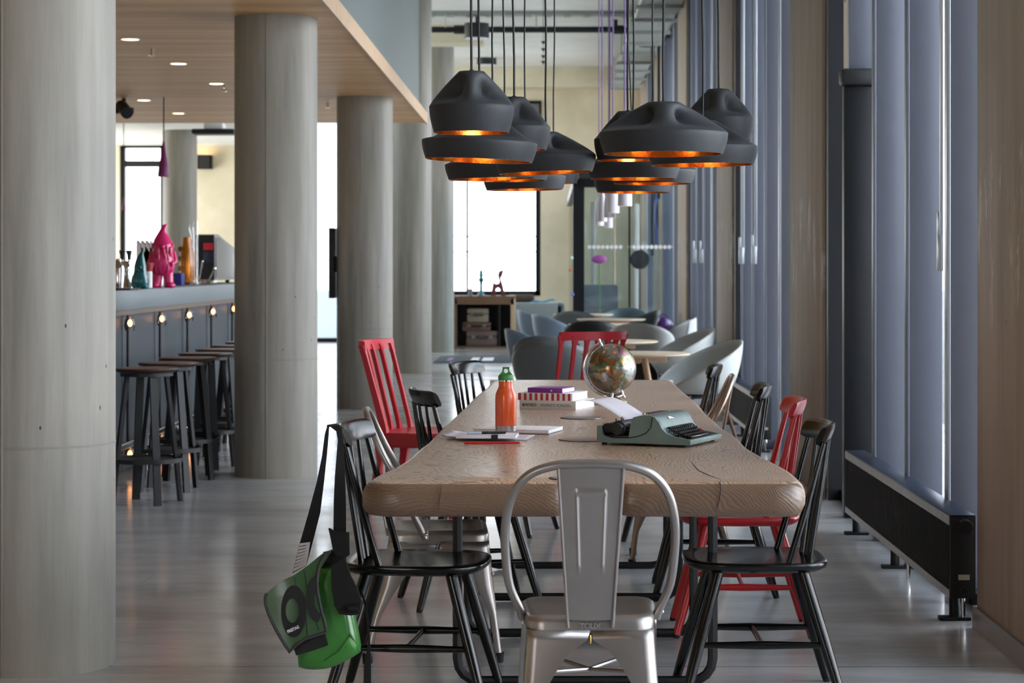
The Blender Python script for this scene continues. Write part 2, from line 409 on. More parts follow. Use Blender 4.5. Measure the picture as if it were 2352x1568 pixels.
M['tray'] = mat('galvanised_tray', '#a3a8a4', .45, .6)
M['pipe'] = mat('black_pipe', '#1b1c20', .5)
M['outer'] = mat('pavement', '#b9b7b2', .9)
M['skirt'] = mat('grey_skirting', '#7d7470', .35, .3)
SKY = 8.0; EXPO = 0.3
# ================================================================ ROOM SHELL
CZ = 4.86; YF = 38.0; XR = 1.61
struct(B().bb(-9.2, 3.4, -6, YF + .3, -.15, 0).done('floor', M['floor']))
struct(B().bb(-9.2, 3.4, -6, 24.1, CZ, CZ + .2).bb(-4.5, 3.4, 24.1, YF + .3, CZ, CZ + .2).done('ceiling', M['ceil']))
s = struct(B().bb(-9.2, -1.35, -6, 24.1, 2.97, 3.07).done('ceiling', M['soffit']))
struct(B().bb(-1.365, -1.35, -6, 24.1, 2.955, 3.08).done('trim_1', M['paleoak']))
struct(B().bb(-1.45, -1.385, -6, 22.9, 3.07, CZ).done('trim_2', M['fascia']))
struct(B().bb(-9.2, -1.45, 23.2, 24.1, 3.07, CZ).done('trim_3', M['fascia']))
struct(B().bb(-9.2, -4.3, 24.1, YF, 3.5, 3.75).done('ceiling', M['ceil']))
struct(B().bb(-4.45, -4.35, 24.1, YF, 3.75, 3.85).bb(-4.45, -4.35, 24.1, YF, CZ - .1, CZ).bb(-4.45, -4.35, 28.6, 28.7, 3.8, CZ).bb(-4.45, -4.35, 33.3, 33.4, 3.8, CZ).done('added_clerestory', M['aludk']))  # unseen clerestory, added to bring more sky light into the far hall
struct(B().bb(-9.4, -9.2, -6, 33.5, -.1, CZ).bb(-9.4, -9.2, 33.5, 37.2, -.1, .3).bb(-9.4, -9.2, 33.5, 37.2, 3.0, 3.75).bb(-9.4, -9.2, 37.2, YF + .3, -.1, 3.75).done('wall_left', M['wallc']))
struct(B().bb(-9.4, 3.4, -6.2, -6, -.1, .3).bb(-9.4, 3.4, -6.2, -6, 3.2, CZ).bb(-9.4, -6.5, -6.2, -6, .3, 3.2).bb(-4.6, 3.4, -6.2, -6, .3, 3.2).done('wall_back', M['wallc']))  # opening behind the camera is added to let in fill light
# far wall with openings
b = B()
y0, y1 = YF, YF + .3
for x0, x1, z0, z1 in ((-9.2, -7.62, 0, CZ), (-7.62, -6.83, 0, .8), (-7.62, -6.83, 3.54, CZ), (-6.83, -5.5, 0, CZ), (-5.5, -4.35, 3.35, CZ), (-4.35, -4.2, 0, CZ), (-4.2, -2.45, 4.3, CZ),
                       (-2.45, -2.2, 0, CZ), (-2.2, -.12, 0, .82), (-2.2, -.12, 3.0, CZ), (-.12, 3.4, 0, CZ)):
    b.bb(x0, x1, y0, y1, z0, z1)
struct(b.done('wall_far', M['wallc']))
struct(B().bb(-4.3, 3.0, YF - .55, YF, 4.5, CZ).done('trim_5', M['wallc']))
struct(B().bb(-2.6, -.93, 31, 31.6, 4.6, CZ).done('trim_6', M['wallc']))
# far windows
def window(name, x0, x1, z0, z1, y, vbars=(), hbars=(), fw=.06, m=None, gl='glasst'):
    fb = B()
    for a in ((x0, x0 + fw, z0, z1), (x1 - fw, x1, z0, z1), (x0, x1, z0, z0 + fw), (x0, x1, z1 - fw, z1)):
        fb.bb(a[0], a[1], y, y + .12, a[2], a[3])
    f = struct(fb.done(name, m or M['aludk']))
    for v in vbars: B().bb(v - .02, v + .02, y + .01, y + .1, z0, z1).done('mullion', M['aludk'], f)
    for h in hbars: B().bb(x0, x1, y + .01, y + .1, h - .055, h + .055).done('transom', M['aludk'], f)
    B().bb(x0 + fw / 2, x1 - fw / 2, y + .05, y + .06, z0 + fw / 2, z1 - fw / 2).done('pane', M[gl], f)
    return f
window('window_1', -7.62, -6.83, .8, 3.54, YF + .1, hbars=(3.18,), fw=.08, gl='glasst')
window('window_2', -2.2, -.12, .82, 3.0, YF + .1, vbars=(-1.43,), fw=.09, gl='glasst')
window('window_3', -4.2, -2.45, 0, 4.3, YF + .1, vbars=(-3.3,), fw=.07, gl='glassd')
window('added_far_window', -5.5, -4.35, 0, 3.35, YF + .1, fw=.07)  # extra opening hidden behind a column, added to brighten the far hall
# railing outside the far window
o = thing('railing', 'pale horizontal rail outside the far window', 'railing', (0, YF + 1.6, 0))
for z, hh in ((1.62, .012), (1.9, .012)):
    B().bb(-3, .6, -.02, .02, z - hh, z + hh).done('rail', M['alult'], o)
for x in (-2.9, .5): B().bb(x - .03, x + .03, -.03, .03, -.05, 1.95).done('post', M['alult'], o)

# right hand piers
piers = [(-6, 1.8), (7.1, 8.0), (12.5, 14.14), (18.62, 20.3), (24.75, 26.35), (30.9, 32.4), (36.9, YF)]
for i, (a, c) in enumerate(piers):
    struct(B().bb(XR, 2.3, a, c, 0, CZ, .012).done('wall_right', M['pier']))
struct(B().bb(XR - .014, XR, 7.1, 8.0, 0, .085).bb(XR - .014, XR + .2, 8.0, 8.012, 0, .085).done('baseboard_right', M['skirt']))
struct(B().bb(XR + .03, 2.3, -6, YF, CZ - .25, CZ).done('trim_7', M['pier']))
# lintel light joints are in the concrete; window bays between piers
def bay(name, y0, y1, ys, door=None):
    f = B()
    f.bb(1.70, 1.82, y0, y1, 0, .06).bb(1.70, 1.82, y0, y1, CZ - .31, CZ - .25)
    w = struct(f.done(name, M['aludk']))
    B().bb(1.79, 1.80, y0, y1, .05, CZ - .3).done('pane', M['glass'], w)
    for k, y in enumerate(ys):
        dark = door is not None and k == door
        if not dark:
            B().bb(1.628, 1.774, y - .025, y + .025, 0, CZ - .25, .004).done('stile', M['alu'], w)
            B().bb(1.612, 1.627, y - .03, y + .03, 0, CZ - .25, .003).done('stile_edge', M['alult' if k == 0 else 'alu'], w)
        else:
            B().bb(1.628, 1.774, y - .03, y + .03, 2.42, CZ - .25, .004).done('stile', M['alu'], w)
            B().bb(1.60, 1.774, y - .045, y + .035, 0, 2.33, .004).done('door_leaf', M['aludk'], w)
            B().bb(1.58, 1.775, y - .09, y + .04, 2.33, 2.42, .02).done('door_closer', M['darkblk'], w)
    return w
bay('window_9', 1.8, 7.1, [2.6, 3.6, 4.6, 5.6, 6.5])
bay('window_4', 8.0, 12.5, [8.63, 9.6, 10.57, 11.54], door=3)
bay('window_5', 14.14, 18.62, [14.87, 15.84, 16.8, 17.76])
bay('window_6', 20.3, 24.75, [21.0, 22.0, 23.0, 24.0])
bay('window_7', 26.35, 30.9, [27.4, 29.9])
bay('window_8', 32.4, 36.9, [34.6])
struct(B().bb(1.63, 1.72, 12.38, 12.5, 0, CZ).done('trim_8', M['aludk']))
struct(B().bb(1.63, 1.72, 18.5, 18.62, 0, CZ).done('trim_9', M['aludk']))
struct(B().bb(1.63, 1.72, 24.62, 24.75, 0, CZ).done('trim_10', M['aludk']))
# window pull handles
def handle(px, y0, y1, Y, label):
    o = thing('window_handle', label, 'handle', (XP(px, Y), Y, 0), 0, 'pull handles on the window frames')
    z0 = P(px, y1, Y).z; z1 = P(px, y0, Y).z; h = z1 - z0; k = Y / F
    B().bb(-6 * k, 6 * k, -.02, .02, z0, z0 + h * .62, .003).done('grip', M['alult'], o)
    B().bb(-6 * k, -1.5 * k, -.02, .02, z0 + h * .6, z1, .002).done('lever', M['alult'], o)
    B().bb(1.5 * k, 7.5 * k, 0, .03, z0 + h * .45, CZ - .26, .002).done('pull_rod', M['alult'], o)
handle(2159, 487, 622, 8.5, 'long pale handle on the window frame nearest the camera')
handle(1703, 545, 606, 17.6, 'pale handle on the frame beside the tall pier, left of a pair')
handle(1732, 540, 606, 16.7, 'pale handle right of its twin in the middle window bay')
handle(1597, 553, 604, 23.8, 'small pale handle in the distant window bay, left of a pair')
handle(1612, 553, 604, 22.9, 'small pale handle in the distant window bay, right of a pair')

# columns
D = .536
def column(x, Y, zt, label, seam=-.3):
    o = thing('concrete_column', label, 'column', (x, Y, 0), 0, None)
    B().lathe([(D / 2, 0), (D / 2, zt)], 72, cap0=True, cap1=True).done('shaft', M['conc'], o)
    sb = B()
    # formwork joints: thin raised ribs
    for a in seam if isinstance(seam, tuple) else (seam,):
        sb.box((D / 2 * math.sin(a), -D / 2 * math.cos(a), zt / 2), (.006, .006, zt), M=None)
    sb.done('formwork_seam', M['conc'], o)
    B().lathe([(D / 2 + .0015, -.004), (D / 2 + .0015, .004)], 72, c=(0, 0, .757)).done('pour_joint', mat('pour_joint', '#8a8882', .7) if 'pour_joint' not in bpy.data.materials else bpy.data.materials['pour_joint'], o)
    return o
column(-1.75, 7.30, 2.97, 'round concrete column nearest the camera at the left edge', (-.18, 2.0))
column(-1.765, 13.88, 2.97, 'round concrete column beside the row of bar stools', (-.1, 2))
column(-1.75, 20.45, 2.97, 'round concrete column carrying a black screen on its side', (-.05, 2))
column(-1.74, 27.15, CZ, 'tall round column standing just past the end of the slatted ceiling', (0, 2))
column(-1.745, 33.8, 4.86, 'slim far column beside the sideboard with suitcases', (0, 2))
column(-5.82, 33.8, 3.5, 'far round column behind the bar near the plum pendant', (0, 2))
o = thing('wall_screen', 'thin black screen seen edge on at the left of the third column', 'screen', (-2.06, 20.4, 0))
B().bb(-.025, .025, -.05, .55, 1.05, 1.72, .004).done('panel', M['darkblk'], o)
B().bb(.02, .05, .0, .1, 1.3, 1.45).done('bracket', M['darkblk'], o)

# ceiling fittings under the slats
for px, py in ((299, 90), (410, 146), (497, 192), (330, 230), (410, 260)):
    Y = 1.61 * F / (VY - py); x = XP(px, Y)
    where = {90: 'nearest', 146: 'second from the camera in the right row of', 192: 'third from the camera in the right row of', 230: 'front one of the left pair of', 260: 'farthest of the'}[py]
    o = thing('downlight', where + ' lit round downlights in the slatted ceiling', 'ceiling light', (x, Y, 2.97), 0, 'downlights in the slatted ceiling')
    B().lathe([(.062, -.004), (.078, -.004), (.078, 0)], 28).done('trim_ring', M['white'], o)
    B().lathe([(.0001, -.002), (.062, -.002)], 28).done('diffuser', M['down'], o)
for px, py, lb in ((349, 118, 'small metal sprinkler under the slatted ceiling, nearest one'), (515, 202, 'small sprinkler beside the third downlight'), (753, 240, 'sprinkler in the gap between two columns')):
    Y = 1.59 * F / (VY - py)
    o = thing('sprinkler', lb, 'sprinkler', (XP(px, Y), Y, 2.97), 0, 'sprinklers')
    B().cyl((0, 0, .015), (0, 0, -.05), .012).done('stem', M['chrome'], o)
    B().lathe([(.001, -.05), (.03, -.052), (.001, -.056)], 14).done('deflector', M['chrome'], o)
o = thing('spotlight', 'dark adjustable spotlight under the slatted ceiling by the left column', 'spotlight', (XP(285, 20.5), 20.5, 2.97))
B().cyl((0, 0, 0), (0, 0, -.1), .02).done('stem', M['darkblk'], o)
B().cyl((-.04, .06, -.07), (.05, -.1, -.15), .06, .06, 18).cyl((-.1, 0, -.12), (.09, 0, -.12), .03).done('lamp_head', M['darkblk'], o)
# dark projector beyond slats
o = thing('ceiling_projector', 'flat dark fitting hanging from the low ceiling behind the bar', 'projector', (XP(492, 29), 29, 3.5))
B().bb(-.28, .3, -.2, .2, -.36, -.29, .02).done('body', M['darkblk'], o)
B().bb(-.12, .14, -.15, .15, -.29, -.2, .02).done('casing', M['white'], o)
B().cyl((0, 0, -.2), (0, 0, 0), .02).done('bracket', M['darkblk'], o)

def plum(px, y0, y1, Y, zc, label):
    x = XP(px, Y); zb = P(px, y1, Y).z; zt = P(px, y0, Y).z; h = zt - zb; r = h * .17
    o = thing('plum_pendant', label, 'pendant lamp', (x, Y, 0), 0, 'plum pendant lamps')
    B().lathe([(r * .95, zb), (r, zb + h * .04), (r * .8, zb + h * .3), (r * .45, zb + h * .6), (r * .22, zb + h * .9), (r * .15, zt)], 24, cap1=True).done('lamp_shade', M['plum'], o)
    B().lathe([(.0001, zb + .01), (r * .9, zb + .004)], 24).done('diffuser', M['warmlit'], o)
    B().cyl((0, 0, zt), (0, 0, zc), .006).done('cord', M['cord'], o)
plum(376, 323, 406, 20.4, 2.97, 'plum bottle-shaped pendant hanging above the bar')
plum(284, 452, 482, 31, 3.5, 'tiny distant plum pendant against the left window')
# wall lamp
def walllamp(px, y0, y1, w, label, Y=YF):
    x = XP(px, Y - .12); z0 = P(px, y1, Y - .12).z; z1 = P(px, y0, Y - .12).z
    o = thing('wall_lamp', label, 'wall lamp', (x, Y, 0))
    bb_ = B().bb(-w / 2, w / 2, -.22, -.2, z0, z1).bb(-w / 2, -w / 2 + .02, -.22, 0, z0, z1).bb(w / 2 - .02, w / 2, -.22, 0, z0, z1).bb(-w / 2, w / 2, -.2, 0, z0, z0 + .02)
    bb_.done('casing', M['darkblk'], o)
    B().ball((0, -.11, z1 - .06), .05).done('bulb', M['bulb'], o)
walllamp(471, 356, 388, .24, 'black box wall lamp glowing upward on the pale wall behind the bar')
walllamp(1345, 395, 420, .24, 'wall lamp glowing on the far wall behind the black pendants')
# framed sign high on the far wall
o = thing('wall_frame', 'small dark frame high on the far wall', 'frame', (XP(1227, YF), YF, 0))
z0 = P(0, 288, YF).z; z1 = P(0, 232, YF).z
fb = B()
for a in ((-.13, -.09, z0, z1), (.09, .13, z0, z1), (-.13, .13, z0, z0 + .05), (-.13, .13, z1 - .05, z1)): fb.bb(a[0], a[1], -.08, 0, a[2], a[3])
fb.done('border', M['aludk'], o)
B().bb(-.1, .1, -.03, -.01, z0 + .03, z1 - .03).done('panel', M['sofa'], o)

# ---- services under the high ceiling
Y = 30.0
o = thing('ceiling_pipe', 'thick black pipe running across under the high ceiling', 'pipe', (0, 0, 0))
zp = P(0, 68, Y).z
pts = catmull([(-2.3, Y, zp), (.5, Y, zp), (XP(1425, Y), Y, zp), (XP(1445, Y), Y, zp - .03), (XP(1457, Y), Y, zp - .13), (XP(1470, Y), Y, zp - .2), (XP(1505, Y), Y, zp - .205)], 5)
B().tube(pts, .043, 12).done('main_pipe', M['pipe'], o)
for px in (1420, 1055): B().cyl((XP(px - 12, Y), Y, zp), (XP(px + 12, Y), Y, zp), .062).done('coupling', M['pipe'], o)
B().cyl((XP(1414, Y), Y, zp), (XP(1414, Y), Y, zp + .14), .03).done('stub', M['pipe'], o)
for px in (1499, 1514): B().cyl((XP(px, Y), Y, zp - .2), (XP(px, Y), Y, 1.5 if px == 1499 else 2.3), .027).done('down_pipe', M['pipe'], o)
Y = 29.3; zt = P(0, 30, Y).z
o = thing('cable_tray', 'galvanised cable tray hung on rods beneath the high ceiling', 'cable tray', (0, 0, 0))
b = B().bb(-2.3, 1.5, Y, Y + .25, zt - .012, zt)
for yy in (Y, Y + .25): b.bb(-2.3, 1.5, yy - .01, yy + .01, zt - .012, zt + .05)
b.done('tray', M['tray'], o)
for k in range(14): B().bb(-2.2 + k * .27, -2.1 + k * .27, Y, Y + .25, zt - .03, zt - .014).done('rung', M['tray'], o)
for x in (XP(1023, Y), XP(1232, Y)): B().cyl((x, Y, zt - .2), (x, Y, CZ), .008).done('hanger_rod', M['tray'], o)
def drum(px, y0, y1, w, Y, label):
    z0 = P(0, y1, Y).z; z1 = P(0, y0, Y).z
    o = thing('drum_light', label, 'ceiling light', (XP(px, Y), Y, 0))
    B().lathe([(w / 2 * .92, z0 + .01), (w / 2, z0), (w / 2, z1), (.001, z1)], 32).done('drum', M['darkblk'], o)
    B().lathe([(.0001, z0 - .012), (w / 2 * .95, z0 - .003), (w / 2 * .95, z0 + .01)], 28).done('diffuser', M['white'], o)
    B().cyl((0, 0, z1 - .005), (0, 0, CZ + .03), .02).done('stem', M['darkblk'], o)
drum(1095, 54, 88, .34, 29.6, 'larger black drum ceiling light in front of the pipe')
drum(1118, 124, 149, .33, 36, 'smaller black drum ceiling light near the far beam')
o = thing('hanging_mobile', 'dark spiky mobile hanging beside a pendant cord', 'mobile', (XP(1248, 28), 28, 0))
for py in (98, 114, 130, 143):
    z = P(0, py, 28).z
    B().prism([(-.035, 0, z + .02), (.035, 0, z + .02), (.0, 0, z - .03)], (0, .012, 0)).done('arrow', M['darkblk'], o)
B().cyl((0, 0, P(0, 150, 28).z), (0, 0, CZ), .004).done('string', M['cord'], o)
# silver duct along right wall
o = thing('air_duct', 'crinkled silver duct running along the top of the window wall', 'duct', (0, 0, 0))
b = B()
rs = []
for k in range(60):
    y = 20.5 + k * .285; r = .2 + .02 * (k % 2) + random.uniform(-.01, .01)
    rs.append([(1.36 + r * 1.1 * math.cos(2 * PI * j / 12), y, 4.62 + .6 * r * math.sin(2 * PI * j / 12)) for j in range(12)])
b.rings(rs); b.done('duct_hose', M['duct'], o, angle=20)
b = B().bb(1.1, 1.58, 20, YF - .6, 4.44, 4.455)
b.done('tray', M['tray'], o)
for k in range(12): B().bb(1.05, 1.62, 21 + k * 1.4, 21.05 + k * 1.4, 4.4, 4.44).done('bracket', M['tray'], o)
for k in range(5): B().cyl((1.12, 21.4 + k * 3.6, 4.45), (1.12, 21.4 + k * 3.6, CZ), .01).done('hanger_rod', M['tray'], o)

# ---- glazed lobby at the far right
YV = 28.3
xl, xr = XP(1316, YV), XP(1567, YV)
zt = P(0, 430, YV).z
fb = B().bb(xl, xl + .15, YV, YV + .15, 0, zt + .12).bb(xl, xr, YV, YV + .1, zt, zt + .12)
fb.bb(xr - .06, xr, YV, YV + .1, 0, zt).bb(xl + .15, xr, YV, YV + .1, 0, .05)
fb.bb(xl, xl + .1, YV + .1, YF - .6, zt, zt + .12)
g = fb.done('door_1', M['aludk']); struct(g)
xm = XP(1446, YV)
B().bb(xm - .012, xm + .012, YV + .02, YV + .08, .05, zt).done('door_stile', M['aludk'], g)
B().bb(xl + .15, xr - .06, YV + .045, YV + .055, .05, zt).done('pane', M['glass2'], g)
B().bb(xl + .045, xl + .055, YV + .15, YF, .0, zt).done('side_pane', M['glass2'], g)
z = P(0, 567, YV).z
b = B()
for k in range(20):
    if k == 8: continue
    x = xl + .22 + k * (xr - xl - .3) / 19.5
    b.lathe([(.0001, 0), (.026, 0)], 14, M=Matrix.Translation((x, YV + .04, z)) @ Matrix.Rotation(PI / 2, 4, 'X'))
b.done('dot_band', M['white'], g)
B().bb(xr - .12, xr - .06, YV - .06, YV, P(0, 560, YV).z, P(0, 540, YV).z).bb(xr - .1, xr - .06, YV - .05, YV, P(0, 600, YV).z, P(0, 578, YV).z).done('door_lock', M['case2'], g)
# things seen through the lobby glass
o = thing('blue_banner', 'pale blue hanging banner behind the lobby glass', 'banner', (0, 0, 0))
B().grid(lambda u, v: (XP(1503, 30.6) + u * .24 + .02 * math.sin(v * 8), 31 + .03 * math.sin(u * 22), P(0, 562, 31).z + v * .75 * (1 - .25 * u * u)), 30, 10).done('cloth', mat('pale_blue_cloth', '#6d86c9', .7), o, solid=.004)
B().cyl((XP(1500, 31), 31, P(0, 562, 31).z + .76), (XP(1540, 31), 31, P(0, 562, 31).z + .745), .012).done('top_rod', M['alult'], o)
for k, (px, w, c, lb) in enumerate(((1362, 10, '#b9b7ae', 'pale timber post at the left inside the lobby'), (1411, 5, '#c3a988', 'slim wooden pole inside the lobby near its left door'), (1463, 10, '#c9c5bd', 'pale post just right of the lobby door stile'), (1508, 7, '#b8c3c4', 'slim pale post under the blue banner'), (1541, 22, '#8fa3ab', 'wide blue grey panel at the right of the lobby'))):
    Y = 33 + .6 * k; x = XP(px, Y); hw = w * Y / F / 2
    tag(B().bb(x - hw, x + hw, Y, Y + .08, 0, 2.35, .01).done('lobby_post', mat('post_%d' % k, c, .6)), lb, 'post', 'posts in the lobby')
o = thing('lobby_chair', 'grey high backed chair inside the lobby', 'chair', (XP(1378, 31), 31, 0))
B().bb(-.27, .27, .2, .26, .45, 1.08, .03).done('backrest', mat('lobby_grey', '#5c6268', .7), o)
B().bb(-.3, .3, -.25, .25, .4, .48, .02).done('seat', M['darkblk'], o)
for sx in (-1, 1):
    for sy in (-1, 1): B().cyl((sx * .26, sy * .22, 0), (sx * .26, sy * .22, .42), .018).done('leg', M['darkblk'], o)
o = thing('round_sign', 'dark round disc standing behind the lobby door', 'sign', (XP(1469, 31), 31, 0))
B().lathe([(.0001, 0), (.14, 0), (.14, .03), (.0001, .03)], 28, M=Matrix.Translation((0, 0, P(0, 596, 31).z)) @ Matrix.Rotation(PI / 2, 4, 'X')).done('disc', M['darkblk'], o)
B().cyl((0, 0, 0), (0, 0, P(0, 596, 31).z - .12), .012).done('pole', M['darkblk'], o)
B().lathe([(.14, 0), (.14, .015), (.001, .02)], 20).done('base', M['darkblk'], o)
o = thing('potted_flower', 'magenta bloom on a thin stem in a grey pot inside the lobby', 'plant', (XP(1376, 30.2), 30.2, 0))
B().lathe([(.09, 0), (.12, .3), (.1, .3), (.09, .26), (.0001, .26)], 20, cap0=True).done('pot', M['sofa'], o)
B().tube([(0, 0, .25), (.01, 0, .9), (0, 0, 1.42)], .008, 8).done('stem', M['green'], o)
B().ball((0, 0, 1.45), .1, 18, (1.1, 1, .6)).done('bloom', mat('magenta_petals', '#a8478f', .8), o)
for px, py, c, lb in ((1313, 592, '#d8e4e4', 'white'), (1310, 620, '#c05a30', 'orange'), (1315, 676, '#6a66d8', 'violet')):
    p = P(px, py, YV - .05)
    o = tag(B().ball((0, 0, 0), .022, 12).done('hanging_bead', mat('bead_' + lb, c, .3), loc=p), lb + ' bead on the string by the lobby post', 'bead', 'beads on a string')
tag(B().cyl((XP(1313, YV - .05), YV - .05, .5), (XP(1313, YV - .05), YV - .05, zt), .0015, n=5).done('bead_string', M['cord']), 'thin string of beads at the left lobby post', 'string')

# ---- outside
tag(B().bb(-40, 60, YF + .4, 120, -.2, -.05).done('pavement', M['outer']), 'bright pavement beyond the far windows', 'pavement')
tag(B().bb(3.41, 60, -30, YF + .3, -.2, -.05).done('pavement', M['outer']), 'bright pavement outside the right-hand windows', 'pavement')

# ================================================================ LIGHT
w = bpy.data.worlds.new('sky'); sc.world = w; w.use_nodes = True
nt = w.node_tree; bg = nt.nodes['Background']
tc = nt.nodes.new('ShaderNodeTexCoord'); sx = nt.nodes.new('ShaderNodeSeparateXYZ'); rp = nt.nodes.new('ShaderNodeValToRGB')
nt.links.new(tc.outputs['Generated'], sx.inputs[0]); nt.links.new(sx.outputs['Z'], rp.inputs['Fac'])
e = rp.color_ramp.elements; e[0].position = 0; e[0].color = (1, 1, 1, 1); e[1].position = .6; e[1].color = (.72, .86, 1.0, 1)
nt.links.new(rp.outputs['Color'], bg.inputs['Color']); bg.inputs['Strength'].default_value = SKY
def portal(loc, rot, sx, sy):
    l = bpy.data.lights.new('window_daylight', 'AREA'); l.shape = 'RECTANGLE'; l.size = sx; l.size_y = sy
    l.cycles.is_portal = True
    o = bpy.data.objects.new('window_daylight', l); COL.objects.link(o); o.location = loc; o.rotation_euler = rot
for a, c in ((1.8, 7.1), (8, 12.5), (14.14, 18.62), (20.3, 24.75), (26.35, 30.9), (32.4, 36.9)):
    portal((1.9, (a + c) / 2, 2.5), (0, PI / 2, 0), 5.0, c - a)
portal((-1.16, YF + .35, 1.9), (-PI / 2, 0, 0), 2.1, 2.2)
portal((-3.3, YF + .35, 2.15), (-PI / 2, 0, 0), 1.75, 4.3)
portal((-9.45, 35.35, 1.65), (0, -PI / 2, 0), 2.7, 3.7)
portal((-5.55, -6.3, 1.75), (PI / 2, 0, 0), 1.9, 2.9)  # portal for the added back wall opening
portal((-4.55, 31.1, 4.35), (0, -PI / 2, 0), 1.05, 13.8)  # portal for the added clerestory
portal((-4.9, YF + .35, 1.7), (-PI / 2, 0, 0), 1.15, 3.35)  # portal for the added opening behind the column
portal((-7.2, YF + .35, 2.15), (-PI / 2, 0, 0), .8, 2.75)

cam = bpy.data.cameras.new('camera'); co = bpy.data.objects.new('camera', cam); COL.objects.link(co)
co.location = (0, 0, ZC); co.rotation_euler = (PI / 2, 0, 0)
cam.sensor_width = 36; cam.lens = F / 2352 * 36
cam.shift_x = -(VX - 1176) / 2352; cam.shift_y = -(784 - VY) / 2352
cam.clip_end = 300; cam.clip_start = .05
cam.dof.use_dof = True; cam.dof.focus_distance = 7.0; cam.dof.aperture_fstop = 7.5
sc.camera = co
sc.view_settings.view_transform = 'Standard'; sc.view_settings.look = 'None'; sc.view_settings.gamma = 1
sc.view_settings.use_curve_mapping = False; sc.view_settings.exposure = EXPO
sc.cycles.sample_clamp_indirect = 6; sc.cycles.max_bounces = 9; sc.cycles.diffuse_bounces = 5; sc.cycles.adaptive_threshold = .05; sc.cycles.glossy_bounces = 4; sc.cycles.transparent_max_bounces = 16
# ================================================================ LONG TABLE
ZT, ZB = .75, .652
L_ = [(1125, 878), (1114, 893), (1087, 914), (1064, 938), (1034, 965), (1005, 992), (977, 1021), (954, 1038), (932, 1059), (894, 1083), (858, 1099), (832, 1117)]
R_ = [(1546, 878), (1556, 886), (1573, 902), (1602, 925), (1628, 954), (1648, 971), (1667, 989), (1695, 1006), (1722, 1033), (1751, 1051), (1781, 1067), (1806, 1080), (1832, 1096), (1850, 1114)]
lp = [TP(x, y, .735) for x, y in L_]; rp = [TP(x, y, .735) for x, y in R_]
yf = 5.985
out = [(p.x, p.y) for p in catmull(lp, 4)] + [(-.508, 6.02), (-.47, yf)]
for k in range(1, 8): out.append((-.47 + k * .065, yf))
nx0, nx1 = .05, .205
out += [(nx0 - .03, yf), (nx0, yf + .012), (nx0 + .018, yf + .07), (nx1 - .018, yf + .07), (nx1, yf + .012), (nx1 + .03, yf)]
for k in range(1, 8): out.append((nx1 + .03 + k * .057, yf))
out += [(.685, yf), (.725, 6.02)] + [(p.x, p.y) for p in reversed(catmull(rp, 4))]
# remove near-duplicate points
o2 = [out[0]]
for p in out[1:]:
    if (Vector(p) - Vector(o2[-1])).length > .008: o2.append(p)
out = o2; n = len(out)
area = sum(out[i][0] * out[(i + 1) % n][1] - out[(i + 1) % n][0] * out[i][1] for i in range(n))
sg = 1 if area > 0 else -1
def inset(d):
    res = []
    for i in range(n):
        a = Vector(out[i - 1]); c = Vector(out[(i + 1) % n]); t = (c - a).normalized()
        nn = Vector((-t.y, t.x)) * sg
        res.append(Vector(out[i]) + nn * d)
    return res
table = thing('dining_table', 'long live-edge oak slab table on black steel sled legs', 'table', (0, 0, 0))
tb = B()
prof = [(.036, ZB), (.02, ZB + .004), (.008, ZB + .014), (.001, ZB + .03), (0, ZB + .05), (.002, ZB + .068), (.009, ZB + .084), (.02, ZB + .094), (.034, ZT)]
rs = [[(p.x, p.y, z) for p in inset(d)] for d, z in prof]
tb.rings(rs, cap0=True, cap1=True)
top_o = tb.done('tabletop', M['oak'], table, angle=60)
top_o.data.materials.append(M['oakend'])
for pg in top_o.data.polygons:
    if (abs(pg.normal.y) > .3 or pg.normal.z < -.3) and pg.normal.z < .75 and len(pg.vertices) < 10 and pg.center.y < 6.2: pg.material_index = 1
crk = mat('crack_dark', '#3a2a20', .8)
def crack(pts, nm='crack', rr=.0016):
    B().tube(pts, [rr * .3] + [rr] * (len(pts) - 2) + [rr * .3], 6).done(nm, crk, table)
def tt(x, y): v = TP(x, y, ZT); return v
crack([tt(1587, 1058), tt(1596, 1071), tt(1605, 1081), tt(1632, 1093), tt(1655, 1101)])
crack([tt(1655, 1101), Vector((.486, 6.005, .749)), Vector((.487, 5.99, .742)), Vector((.4868, 5.984, .73)), Vector((.482, 5.982, .70)), Vector((.474, 5.985, .668))])
crack([Vector((-.298, 6.0, .7495)), Vector((-.299, 5.984, .73)), Vector((-.303, 5.982, .70)), Vector((-.305, 5.985, .665))], rr=.0012)
for Yb in (6.90, 7.80, 8.65, 9.56):
    x0, x1, r = -.29, .535, .07
    path = [(x0, Yb, ZB + .002), (x0, Yb, r + .02)] + [(x0 + r - r * math.cos(a), Yb, .018 + r - r * math.sin(a)) for a in (PI / 8, PI / 4, 3 * PI / 8)] + \
        [(x0 + r, Yb, .018), (x1 - r, Yb, .018)] + [(x1 - r + r * math.sin(a), Yb, .018 + r - r * math.cos(a)) for a in (PI / 8, PI / 4, 3 * PI / 8)] + [(x1, Yb, r + .02), (x1, Yb, ZB + .002)]
    B().tube(path, (.0125, .016), 8).done('sled_leg', M['steelblk'], table, angle=30)
B().bb(-.2, .45, 6.85, 9.6, ZB - .012, ZB + .001).done('under_plate', M['steelblk'], table)
